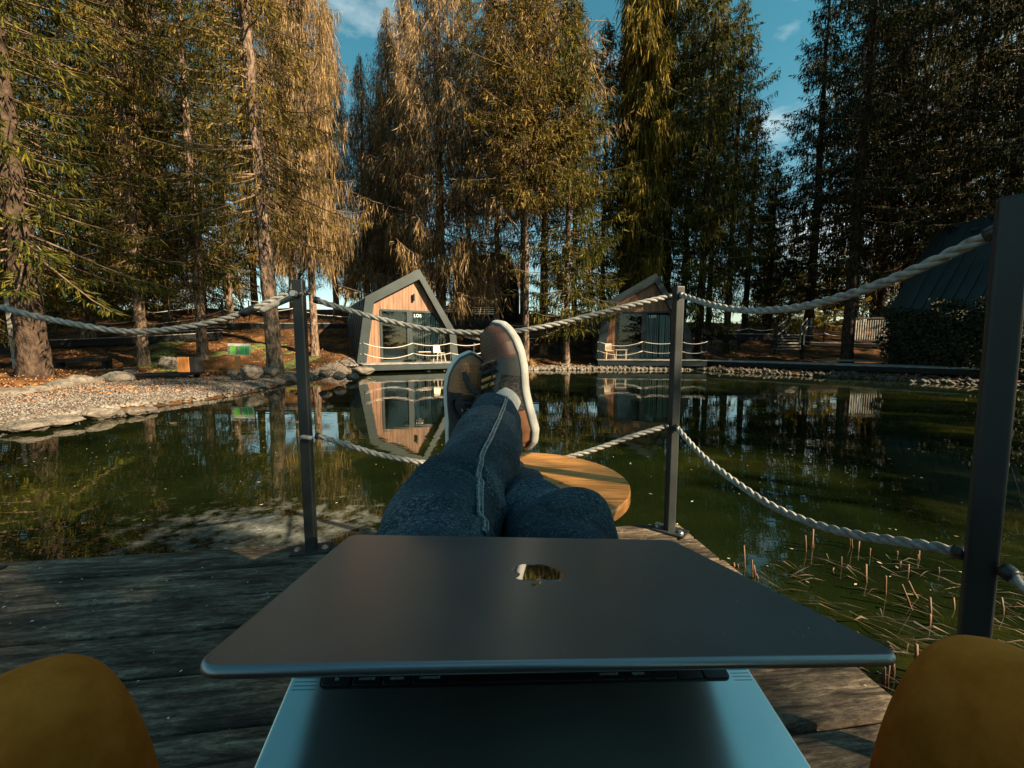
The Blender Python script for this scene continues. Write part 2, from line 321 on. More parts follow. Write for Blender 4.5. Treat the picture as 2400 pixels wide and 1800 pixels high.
# ---- gravel beach
bx = np.linspace(-14, -6.6, 120); by = np.linspace(3, 19.3, 200)
BX, BY = np.meshgrid(bx, by, indexing='ij'); BD = pond_sd(BX, BY)
def beach_w(x, y): return np.interp(y, [3, 6, 9, 11, 13, 15, 16.5, 18, 19.3], [3.2, 3.4, 3.5, 4.2, 3.6, 2.2, 1.5, 1.1, .8]) + .2 * wob(x, y, 1.5)
BZ = T(BX, BY) + np.where((BD > .02) & (BD < beach_w(BX, BY)), .02, -.12)
tag(link('gravel_beach', gridmesh('gravel_beach', np.stack([BX, BY, BZ], -1), M['gravel_base'])), kind='structure')
def blobs(n, seed, pos, smin, smax, mtl, name, label, cat):
    g = np.random.default_rng(seed); P = pos(g, n); n = len(P)
    base = np.array([(1, 0, 0), (0, 1, 0), (-1, 0, 0), (0, -1, 0), (0, 0, .8), (0, 0, -.6)], float); fs = np.array([(0, 1, 4), (1, 2, 4), (2, 3, 4), (3, 0, 4), (1, 0, 5), (2, 1, 5), (3, 2, 5), (0, 3, 5)])
    s = g.uniform(smin, smax, (n, 1, 1)) * g.uniform(.6, 1.2, (n, 1, 3)); a = g.uniform(0, 6.28, n)
    V = base[None] * s * g.uniform(.8, 1.2, (n, 6, 1)); ca, sa = np.cos(a)[:, None], np.sin(a)[:, None]
    V = np.stack([V[..., 0] * ca - V[..., 1] * sa, V[..., 0] * sa + V[..., 1] * ca, V[..., 2]], -1) + P[:, None]
    Fc = (fs[None] + 6 * np.arange(n)[:, None, None]).reshape(-1, 3)
    return tag(link(name, raw(name, V.reshape(-1, 3), Fc, mtl)), label, cat, kind='stuff')
def peb(g, n):
    x = g.uniform(-12.5, -6.7, n); y = 3.5 + 15.5 * g.random(n); d = pond_sd(x, y); k = (d > .03) & (d < beach_w(x, y) + .1 * g.normal(size=n)); x, y = x[k], y[k]
    return np.stack([x, y, T(x, y) + .03], -1)
blobs(66000, 5, peb, .010, .030, M['pebble'], 'shore_gravel', 'pale gravel pebbles covering the beach beside the pond', 'gravel')
# stones lining the water
def edge_pts(g, n, segs, w):
    k = g.integers(0, len(segs), n); a = np.array([PA[i] for i in segs])[k]; b = np.array([PA[i + 1] for i in segs])[k]; t = g.random((n, 1)); p = a + (b - a) * t + g.normal(size=(n, 2)) * w
    return np.c_[p, np.maximum(T(p[:, 0], p[:, 1]), 0) + .02]
blobs(1500, 8, lambda g, n: edge_pts(g, n, [9, 10, 11], .16), .06, .17, M['rock'], 'bank_stones', 'row of pale stones lining the far water edge', 'stones')
blobs(500, 9, lambda g, n: edge_pts(g, n, [12, 13, 14], .15), .06, .16, M['rock_shade'], 'bank_stones', 'shadowed stones under the boardwalk along the right water edge', 'stones')
blobs(420, 10, lambda g, n: edge_pts(g, n, [1, 2, 3, 4, 5, 6, 7], .07), .03, .09, M['rock'], 'bank_stones', 'small wet stones edging the gravel beach at the waterline', 'stones')
flecks(16000, 12, (-22, 16), (9, 34), .02, .06, M['leaf_litter'], 'fallen_leaves', 'brown fallen leaves scattered over the forest bank', 'leaves', lambda x, y: T(x, y) + .02, lambda x, y: (pond_sd(x, y) > .4), .05)
flecks(2200, 13, (-13, -7.3), (6, 15), .02, .045, M['leaf_litter'], 'fallen_leaves', 'brown fallen leaves blown over the gravel beach', 'leaves', lambda x, y: T(x, y) + .06, lambda x, y: (pond_sd(x, y) > 1.3), .03)
# moss patches on the left bank
mx_, my_ = np.meshgrid(np.linspace(-18, -9, 60), np.linspace(15.5, 21, 50), indexing='ij')
mk = wob(mx_, my_, .9, 2) + .3 * wob(mx_, my_, 2.2)
tag(link('moss', gridmesh('moss', np.stack([mx_, my_, T(mx_, my_) + np.where(mk > .25, .03, -.15)], -1), M['moss'])), kind='structure')
# ---- rocks one by one
def rock_mesh(seed):
    bm = bmesh.new(); bmesh.ops.create_icosphere(bm, subdivisions=4, radius=1)
    g = np.random.default_rng(seed); dirs = g.normal(size=(9, 3)); dirs /= np.linalg.norm(dirs, axis=1)[:, None]; offs = g.uniform(.62, .95, 9)
    for v in bm.verts:
        p = np.array(v.co)
        for d_, o_ in zip(dirs, offs):
            e = p @ d_ - o_
            if e > 0: p = p - d_ * e * .85
        p *= 1 + .05 * math.sin(p[0] * 5 + seed) * math.cos(p[1] * 6 + p[2] * 4) + .03 * math.sin(p[2] * 13 + p[0] * 9) + .035 * (abs(math.sin(p[0] * 7 + p[1] * 11 + seed)) - .5) + .02 * math.sin(p[1] * 23 + p[2] * 19) * math.sin(p[0] * 17)
        v.co = p
    me = bpy.data.meshes.new('rock'); bm.to_mesh(me); bm.free(); me.materials.append(M['rock']); me.polygons.foreach_set('use_smooth', np.ones(len(me.polygons), dtype=bool)); return me
RM = [rock_mesh(s) for s in range(6)]
def rock(px, py, zg, wpx, hpx, label, k, Y=None, group='rocks along the pond shore'):
    p = G(px, py, zg) if Y is None else D(px, py, Y); s = wpx / F * p[1] / 2; h = hpx / F * p[1] / 1.3
    tag(link('rock', RM[k % 6], None, (p[0], p[1], p[2] + h * .2), (0, 0, k * 1.3), (s, s * .75, h * .75)), label, 'rock', group)
rock(15, 925, .15, 120, 22, 'flat grey rock at the left frame edge above the gravel beach', 0)
rock(90, 918, .18, 66, 22, 'low pale wedge rock first right of the frame edge rock', 1)
rock(140, 908, .2, 70, 28, 'lumpy rock in the middle of the shore rock row', 2)
rock(187, 903, .22, 56, 34, 'round grey boulder below the big left trunk', 3)
rock(230, 900, .22, 30, 26, 'small rounded rock left of the long flat boulder', 4)
rock(272, 894, .24, 74, 32, 'long grey boulder in front of the low wooden table', 5)
rock(302, 884, .26, 34, 24, 'small rock touching the right end of the long boulder', 0)
rock(398, 862, .45, 60, 38, 'slanted light slab rock behind the low wooden table', 1, Y=16.6)
rock(545, 876, .35, 28, 16, 'small round rock just left of the sign post', 2)
rock(589, 878, .35, 50, 32, 'big pale domed boulder right of the green sign', 3)
rock(622, 872, .35, 16, 20, 'small upright stone left of the brown topped boulder', 4)
rock(640, 875, .35, 30, 24, 'brown topped boulder left of the leaning tree trunk', 5)
rock(700, 878, .3, 24, 8, 'thin flat pale stone between the trunk and the rope post', 0)
rock(760, 878, .3, 36, 16, 'pale low boulder right of the rope post base', 1)
rock(795, 884, .2, 34, 18, 'square pale stone near the cabin jetty', 2)
rock(850, 872, .15, 56, 18, 'long layered stone beside the left cabin deck', 3)
rock(825, 886, .1, 40, 16, 'light stone at the waterline left of the left cabin', 4)
rock(58, 1003, .05, 96, 26, 'large flat white topped rock at the waterline far left', 5)
rock(145, 990, .05, 90, 24, 'flat brownish rock at the waterline next to the far left one', 0)
rock(228, 975, .05, 76, 30, 'pale rounded slab reflected in the water on the left shore', 1)
rock(280, 972, .04, 28, 16, 'small tan stone right of the pale rounded slab', 2)
rock(315, 968, .04, 44, 16, 'tan elongated stone at the water edge left shore', 3)
rock(352, 962, .04, 34, 12, 'last pale stone of the left waterline row', 4)
rock(262, 735, .9, 46, 26, 'mossy boulder under the branches uphill on the left', 5, Y=24)
rock(320, 735, .9, 60, 12, 'flat pale boulder uphill beside the mossy one', 1, Y=25)
rock(1570 - 245, 856, .2, 26, 6, 'flat white stone on the far bank left of the right cabin', 2)
# dry grass tuft on the far bank
def tuft(name, c, n, h, w, mtl, label, cat, seed=1, kind=None):
    g = np.random.default_rng(seed); V = []; Fc = []
    for i in range(n):
        a = g.uniform(0, 6.28); r = w * g.random() ** .7 * .5; b = np.array([c[0] + r * np.cos(a), c[1] + r * np.sin(a), c[2]]); o = np.array([np.cos(a), np.sin(a), 0]) * g.uniform(.2, .9) * h * .8
        t = b + o + [0, 0, h * g.uniform(.5, 1)]; s = np.array([-np.sin(a), np.cos(a), 0]) * .012; m_ = b + o * .35 + [0, 0, h * .55]; k = len(V)
        V += [b - s, b + s, m_ - s * .8, m_ + s * .8, t]; Fc += [(k, k + 1, k + 3, k + 2), (k + 2, k + 3, k + 4)]
    return tag(link(name, raw(name, V, Fc, mtl)), label, cat, kind=kind)
M['dry_grass'] = mat('dry_grass', (.22, .13, .05), (.45, .3, .14), 3, rough=.8, island=1, lo=0, hi=1)
p = G(1243, 858, .15); tuft('grass_tuft', (p[0], p[1], .1), 160, .5, .5, M['dry_grass'], 'dry tan grass tuft on the stone edge between both cabins', 'grass tuft')
# ================================================================== TREES
def crown_mesh(seed, H, R, mtl, strand=(.25, .6), sw=.035, dens=16, prof=None, droop=.35, whorl=.33, nb=7, tuft=.5, ragged=.35, chain=1, low=.25):
    """needle sprays (small two-triangle diamonds) hung from modelled branches; returns (needles, branch wood)"""
    g = np.random.default_rng(seed); B, U, L_, W_ = [], [], [], []; wv, wf = [], []
    z = 0.0
    prof = prof or (lambda t: np.interp(t, [0, .12, .35, .7, 1], [.75, 1, .95, .55, .06]))
    while z < H:
        t = z / H; n = nb + g.integers(-2, 2)
        a0 = g.uniform(0, 6.28)
        for k in range(max(3, n)):
            a = a0 + 6.283 * k / n + g.normal() * .25; l = R * prof(t) * g.uniform(1 - ragged, 1 + ragged * .5) * (1 + .22 * math.sin(3 * a + z * .9 + seed) + .18 * math.sin(2 * a - z * 2.1 + seed * 2))
            if math.sin(2 * a + z * 1.7 + seed) > .86: continue
            zz = z + g.uniform(-.2, .2); out = np.array([np.cos(a), np.sin(a), 0]); per = np.array([-np.sin(a), np.cos(a), 0])
            st = (.25 * t - droop * (1 - t)) + g.normal() * .1; b2 = -droop * .5 + g.uniform(-.1, .2); up = .25
            bend = g.normal() * .12
            def path(q):
                q = q[:, None]
                return out * l * q + per * l * bend * q * q + np.array([0, 0, 1]) * (zz + l * (st * q + b2 * q * q + up * q ** 3))
            m = max(4, int(l * dens)); q = g.random(m) ** .75 * .92 + .08
            P = path(q); side = g.choice([-1, 1], m) * g.random(m) ** .8 * (.42 * (1 - q) + .12) * min(1, l / 2)
            P = P + per * side[:, None] + out * (np.abs(side) * .4)[:, None] - np.array([0, 0, 1]) * (np.abs(side) * .25)[:, None]
            # hanging strands
            ln = g.uniform(*strand, m) * (.6 + .6 * np.sin(q * 3.0)); dr = np.array([0, 0, -1.0]) + out * g.uniform(-.05, .3, (m, 1)) + g.normal(size=(m, 3)) * .16
            nt_ = int(m * tuft); dr[:nt_] = out * .6 + per * np.sign(side[:nt_])[:, None] * g.uniform(.2, .9, (nt_, 1)) + np.array([0, 0, -1]) * g.uniform(.1, .8, (nt_, 1)); ln[:nt_] = g.uniform(.16, .36, nt_)
            dr /= np.linalg.norm(dr, axis=1)[:, None]
            for c in range(chain):
                kk = slice(0, m) if c == 0 else slice(nt_, m)
                B.append(P[kk] + dr[kk] * (ln[kk] * .75 * c)[:, None]); U.append(dr[kk] + (g.normal(size=dr[kk].shape) * .1 if c else 0)); L_.append(ln[kk]); W_.append(np.full(len(ln[kk]), sw) * g.uniform(.7, 1.4, len(ln[kk])))
            pts = path(np.linspace(0, 1, 5)); rad = np.array([.022, .018, .013, .009, .004]) * (.6 + l / 3.2)
            v, f = tube(pts, rad, 3, False); b = len(wv); wv += list(v); wf += [tuple(i + b for i in x) for x in f]
        z += whorl * g.uniform(.7, 1.3) * (1 - .35 * t)
    B, U, L_, W_ = np.concatenate(B), np.concatenate(U), np.concatenate(L_), np.concatenate(W_)
    n = len(B); s = g.normal(size=(n, 3)); s -= U * (s * U).sum(1)[:, None]; s /= np.linalg.norm(s, axis=1)[:, None]
    mid = B + U * (L_ * .38)[:, None]; V = np.stack([B, mid + s * W_[:, None], B + U * L_[:, None], mid - s * W_[:, None] + np.cross(U, s) * W_[:, None] * .5], 1).reshape(-1, 3)
    return raw('crown', V, np.arange(4 * n).reshape(-1, 4), mtl), raw('branches', np.array(wv), np.array(wf), M['twig'])
def trunk_mesh(seed, mtl):
    g = np.random.default_rng(seed); m, n = 110, 20; z = np.linspace(0, 1, m); th = np.linspace(0, 2 * np.pi, n, endpoint=False)
    r = np.interp(z, [0, .012, .04, .5, 1], [1.28, 1.1, 1.0, .62, .08]); lean = np.cumsum(g.normal(size=(m, 2)) * .05, 0) * np.linspace(0, 1, m)[:, None]
    rr = r[:, None] * (1 + .035 * np.sin(3 * th + seed)[None] + .05 * g.normal(size=(m, n)))
    V = np.stack([rr * np.cos(th) + lean[:, :1], rr * np.sin(th) + lean[:, 1:], np.broadcast_to(z[:, None], (m, n))], -1)
    return gridmesh('trunk', V, mtl, wrap=True)
lowp = lambda t: np.interp(t, [0, .1, .3, .65, 1], [1, .95, .8, .5, .05])
colp = lambda t: np.interp(t, [0, .2, .8, 1], [.7, 1, .8, .3])
CR = {
 'green1': crown_mesh(1, 20, 3.3, M['fol_green'], (.14, .4), .019, 36, lowp, tuft=.7),
 'green2': crown_mesh(2, 20, 2.9, M['fol_olive'], (.16, .5), .018, 35, lowp, droop=.45, tuft=.7),
 'olive1': crown_mesh(3, 18, 2.3, M['fol_olive'], (.2, .6), .021, 32, droop=.3),
 'olive2': crown_mesh(4, 18, 2.1, M['fol_green'], (.2, .6), .021, 32, droop=.3, ragged=.5),
 'brown1': crown_mesh(5, 20, 3.0, M['fol_brown'], (.3, .8), .015, 24, lowp, droop=.2, tuft=.25, chain=2, ragged=.45),
 'brown2': crown_mesh(6, 18, 2.3, M['fol_brown'], (.3, .8), .015, 20, droop=.25, tuft=.3, ragged=.5, chain=2),
 'weep': crown_mesh(7, 20, 1.5, M['fol_sun_gold'], (.4, .9), .024, 50, colp, droop=.7, tuft=.2, whorl=.3, chain=2),
 'dark1': crown_mesh(8, 20, 3.2, M['fol_shade'], (.18, .5), .026, 27, lowp, droop=.35),
 'dark2': crown_mesh(9, 20, 2.7, M['fol_shade'], (.2, .6), .026, 25, droop=.4, ragged=.5),
 'young': crown_mesh(10, 7, 1.9, M['fol_sun_young'], (.12, .3), .03, 44, lambda t: np.interp(t, [0, 1], [1, .05]), droop=.15, whorl=.28),
}
TK = [trunk_mesh(s, M['bark']) for s in range(3)] + [trunk_mesh(9, M['bark_shade'])]
def tree(px, Y, kind, zc, top, tr, label, rs=1.0, rz=None, tk=0, group=None, x=None, lean=0, cat='spruce tree', name='spruce_tree'):
    X_ = D(px, 760, Y)[0] if x is None else x; zg = Tz(X_, Y)
    e = thing(name, label, cat, (X_, Y, zg - .05), rz if rz is not None else (px * .37 + Y) % 6.28, group)
    if lean: e.rotation_euler = Euler((0, lean, 0)); 
    link('trunk', TK[tk], e, (0, 0, 0), (0, 0, px % 5), (tr, tr, top))
    H = {'green1': 20, 'green2': 20, 'olive1': 18, 'olive2': 18, 'brown1': 20, 'brown2': 18, 'weep': 20, 'dark1': 20, 'dark2': 20, 'young': 7}[kind]
    sz = (top - zc) / H
    tag(link('crown', CR[kind][0], e, (0, 0, zc), (0, 0, px % 3), (rs, rs, sz)), kind='stuff'); tag(link('branches', CR[kind][1], e, (0, 0, zc), (0, 0, px % 3), (rs, rs, sz)), kind='stuff')
    return e
g2 = 'spruces in the row behind the pond'
gb = 'spruces in the dense back row of the forest'
TREES = [
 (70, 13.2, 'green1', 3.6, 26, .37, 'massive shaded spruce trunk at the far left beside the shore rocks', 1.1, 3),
 (640, 14.6, 'green2', 5.6, 26, .245, 'leaning sunlit pale spruce trunk rising behind the round shore boulders', .85, 1),
 (735, 19.5, 'brown1', 5.2, 25, .17, 'spruce with slim trunk directly behind the left rope post', .7, 2),
 (205, 21, 'green1', 2.2, 25, .28, 'spruce whose sunlit trunk foot stands uphill beside the mossy boulder', .95, 1),
 (330, 17.5, 'green2', 4.6, 24, .2, 'spruce with low hanging branch tips above the low wooden table', .9, 1),
 (470, 18.5, 'green1', 4.2, 25, .2, 'bright green low branched spruce above the green sign', .85, 0),
 (790, 29, 'brown1', 3.5, 22, .2, 'orange lit trunk on the slope left of the left cabin', .7, 1),
 (1035, 25.5, 'brown1', 3.2, 24.5, .33, 'broad brown weeping spruce towering behind the left cabin roof', 1.35, 0),
 (1165, 24.5, 'brown2', 5.5, 21, .16, 'thin brown spruce in front of the dark hut behind the shoes', 1.45, 1),
 (1233, 21.8, 'olive1', 8.2, 22, .17, 'bare stemmed spruce right of the shoe tip', 1.3, 2),
 (1275, 24.5, 'brown2', 9, 22, .27, 'thick bare stem against the white sky gap', 1.5, 0),
 (1328, 22.6, 'olive2', 1.9, 20, .18, 'spruce with low green branches left of the right cabin', 1.35, 1),
 (1410, 27, 'olive1', 2.6, 19.8, .17, 'slender spruce just left of the right cabin peak', 1.35, 2),
 (1500, 26, 'weep', 4.0, 29, .32, 'tall dark columnar weeping spruce behind the right cabin', 1.15, 3),
 (1560, 26.5, 'olive2', 2.5, 27, .25, 'green spruce beside the columnar one behind the right rope post', 1.3, 3),
 (1640, 24.5, 'olive2', 1.8, 24, .22, 'dark spruce with curtain like branches right of the right cabin', 1.25, 3),
 (1705, 27, 'olive2', 5.0, 22.5, .2, 'pointed spruce left of the open teal sky gap', 1.1, 3),
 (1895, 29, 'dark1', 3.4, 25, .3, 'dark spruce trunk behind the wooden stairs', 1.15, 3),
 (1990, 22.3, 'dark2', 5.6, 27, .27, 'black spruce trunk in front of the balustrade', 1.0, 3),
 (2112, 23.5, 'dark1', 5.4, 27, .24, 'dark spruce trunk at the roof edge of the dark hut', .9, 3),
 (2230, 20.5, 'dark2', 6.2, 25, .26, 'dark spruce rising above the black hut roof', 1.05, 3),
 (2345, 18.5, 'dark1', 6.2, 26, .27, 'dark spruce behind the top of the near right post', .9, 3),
 (1850, 33, 'young', .4, 9.0, .1, 'sunlit yellow green young spruce left of the stairs', 1.1, 1),
 (1790, 35, 'young', .4, 11.0, .1, 'taller golden young spruce right of the sky gap foot', .9, 1),
 (1890, 36, 'young', .4, 8.0, .1, 'yellow spruce glowing behind the stairs railing', 1.2, 2),
 (1955, 35, 'young', .4, 7.5, .1, 'yellow spruce glowing between the two dark trunks right', 1.2, 2),
]
for i, (px, Y, k, zc, top, tr, lb, rs, tk) in enumerate(TREES):
    tree(px, Y, k, zc, top, tr, lb, rs, tk=tk, group=g2 if k != 'young' else 'young sunlit spruces on the right')
bpy.data.objects['spruce_tree.001'].rotation_euler = (0, math.radians(-1.6), 0)
BACK = [(925, 28, 'brown1', 3, 19.5), (862, 28, 'brown2', .6, 16.5), (1800, 30, 'olive2', .8, 13), (1745, 29.5, 'dark2', 3.5, 16.5), (90, 33, 'green1', .3, 26), (330, 33, 'green2', .3, 25), (480, 32, 'green1', .8, 25), (-60, 17, 'green2', 2.6, 25), (20, 24, 'green1', 1.2, 27), (130, 27, 'green2', 1.0, 26), (270, 29, 'green1', 1.4, 26), (395, 26, 'brown1', 2.6, 26), (540, 25, 'green2', 3.0, 27), (600, 30, 'green1', 3.5, 26), (690, 27, 'brown1', 4.0, 27),
 (905, 33, 'brown2', 2.0, 17), (965, 31, 'brown1', 2.5, 24), (1100, 31, 'olive1', 8.0, 27), (1165, 32, 'olive2', 9, 28), (1225, 33, 'brown2', 9.5, 27), (1345, 34, 'olive2', 9, 25.5), (1455, 31, 'olive1', 3.5, 23), (1600, 32, 'dark2', 8, 27),
 (1660, 34, 'olive1', 9.5, 26), (2000, 31, 'dark1', 9.5, 29), (2060, 27, 'dark2', 9, 27), (2170, 28, 'dark1', 6, 29), (2290, 25, 'dark1', 6, 28), (2420, 22, 'dark2', 4, 27), (2520, 16, 'dark1', 3.5, 25)]
LB = ['brown spruce at the left of the group behind the left cabin', 'brown spruce filling the foot of the teal sky gap left of the left cabin', 'small spruce at the foot of the right sky gap', 'medium dark spruce behind the rope right of the right post', 'back row spruce just right of the massive far left trunk', 'back row spruce above the mossy boulder on the left', 'back row spruce above the green sign', 'green spruce cut by the left frame edge', 'spruce behind the massive far left trunk', 'back row spruce between the far left trunk and the sunlit trunk foot',
 'back row spruce between the sunlit trunk foot and the low wooden table', 'brown spruce behind the litter bin', 'green spruce behind the left of the leaning pale trunk', 'tall spruce directly behind the leaning pale trunk', 'brown spruce behind the left rope post top', 'short brown spruce behind the left cabin peak', 'tall brown spruce rising left of the left cabin peak',
 'olive spruce above the dark hut', 'back row spruce above the raised shoe tip', 'brown back row spruce behind the bare stems', 'back row spruce left of the right cabin roof', 'back row spruce over the left slope of the right cabin roof', 'dark spruce behind the right rope post top', 'back row spruce just left of the teal sky gap',
 'dark spruce behind the black trunk at the balustrade', 'dark spruce above the round sign', 'dark spruce above the left corner of the black hut', 'dark spruce above the middle of the black hut roof', 'dark spruce at the right frame edge behind the near post', 'dark spruce beyond the right frame edge beside the black hut']
for i, (px, Y, k, zc, top) in enumerate(BACK):
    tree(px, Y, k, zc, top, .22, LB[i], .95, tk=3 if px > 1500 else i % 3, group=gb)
# unseen spruces added outside the frame to shade the deck and left shore
for i, (x, y, k, s_) in enumerate([(8, -5.85, 'dark1', 1.1), (10.5, -7.05, 'dark1', 1.1), (13, -8.25, 'dark2', 1.3), (15.5, -9.55, 'dark1', 1.1), (18, -10.75, 'dark1', 1.1), (9.2, -6.6, 'dark2', 1.1), (12, -7.9, 'dark1', 1.1), (14.2, -8.7, 'dark1', 1.1), (9.5, -9.2, 'dark1', 1.2), (13, -11.2, 'dark1', 1.3), (21, -2.3, 'dark1', 1.2), (25, -1.0, 'dark2', 1.2)]):
    tree(2600 + i, y, k, 1.5, 24 if x < 20 else 33, .3, 'unseen spruce added beyond the right frame edge to cast shade', s_, tk=3, group='added shade spruces beyond the right frame edge', x=x)
for i, (x, y, k, s_) in enumerate([(33, 19, 'dark2', 1.2), (41, 21, 'dark1', 1.2), (36, 27, 'green2', 1.1), (45, 30, 'dark1', 1.2), (30, 34, 'dark2', 1.2), (39, 38, 'dark1', 1.2), (-29, 16, 'green1', 1.2), (-33, 24, 'green2', 1.2), (-27, 30, 'green1', 1.2), (-36, 10, 'green2', 1.2)]):
    tree(3000 + i * 3, y, k, 1.0, 25, .28, 'spruce of the forest beyond the right end of the picture' if x > 0 else 'spruce of the forest beyond the left end of the picture', s_, tk=3, group='forest spruces beyond the frame ' + ('right' if x > 0 else 'left'), x=x)
# bare broadleaf trees far behind, sunlit orange put into their twig colour
def bare_mesh(seed, H, mtl_t, mtl_w, spread=.5, twn=5200):
    g = np.random.default_rng(seed); mb = MB(); tips = []
    def grow(p, d, l, r, lev):
        n = 4; pts = [p]; dd = d
        for i in range(n): dd = dd + g.normal(size=3) * .12; dd /= np.linalg.norm(dd); pts.append(pts[-1] + dd * l / n)
        mb.tube(pts, np.linspace(r, r * .55, n + 1), 5 if lev < 2 else 3, False)
        if lev >= 3: tips.extend(pts[1:]); return
        for k in range([7, 5, 4][lev]):
            t = g.uniform(.3, 1); q = pts[min(n, int(t * n))]; s = g.normal(size=3); s[2] = abs(s[2]) * .6 + .1; nd = dd * (1 - spread) + s / np.linalg.norm(s) * spread; nd /= np.linalg.norm(nd)
            grow(q, nd, l * g.uniform(.4, .62), r * .42, lev + 1)
    grow(np.zeros(3), np.array([0, 0, 1.]), H * .62, .14, 0)
    tips = np.array(tips); P = tips[g.integers(0, len(tips), twn)] + g.normal(size=(twn, 3)) * .12; U = g.normal(size=(twn, 3)); U[:, 2] += .2; U /= np.linalg.norm(U, axis=1)[:, None]
    s = np.cross(U, g.normal(size=(twn, 3))); s /= np.linalg.norm(s, axis=1)[:, None]; l = g.uniform(.15, .6, (twn, 1))
    V = np.stack([P, P + U * l * .5 + s * .014, P + U * l, P + U * l * .5 - s * .014], 1).reshape(-1, 3)
    return mb.mesh('limbs', mtl_w, True), raw('twigs', V, np.arange(4 * twn).reshape(-1, 4), mtl_t)
BT = [bare_mesh(21, 9, M['twig_sunlit'], M['birch']), bare_mesh(22, 8, M['twig_sunlit'], M['twig']), bare_mesh(23, 9, M['twig_sunlit'], M['bark'])]
BARE = [(2058, 36, 0, 9, 'pale barked birch glowing orange between the right trunks'), (2100, 40, 1, 9, 'orange twiggy shrub tree left of the black hut roof'), (2020, 43, 1, 8, 'orange twiggy tree behind the round sign pole'), (2150, 44, 2, 10, 'orange twiggy tree behind the black hut roof slope'),
 (1330, 42, 1, 8, 'low russet tree behind the bare stems'), (1380, 44, 2, 9, 'russet tree left of the right cabin roof'), (1450, 43, 1, 10, 'pale russet tree above the right cabin roof slope'), (905, 40, 2, 10, 'bare tree with dark forked limbs above the left cabin roof'), (850, 43, 2, 9, 'bare tree behind the slope left of the left cabin'), (800, 44, 1, 8, 'thin twiggy tree on the skyline left of the left cabin'),
 (690, 42, 2, 9, 'bare tree on the skyline behind the left rope post'), (580, 44, 1, 8, 'bare tree on the skyline above the green sign'), (1700, 44, 2, 8, 'bare tree below the sky gap right of the right cabin'), (1180, 45, 1, 9, 'bare tree right behind the dark hut gable')]
for i, (px, Y, k, h, lb) in enumerate(BARE):
    X_ = D(px, 760, Y)[0]; e = thing('bare_tree', lb, 'bare tree', (X_, Y, Tz(X_, Y) - .1), i * 1.7, 'bare broadleaf trees on the skyline')
    s = h / 9; tag(link('limbs', BT[k][0], e, scale=(s, s, s)), kind='stuff'); tag(link('twigs', BT[k][1], e, scale=(s, s, s)), kind='stuff')

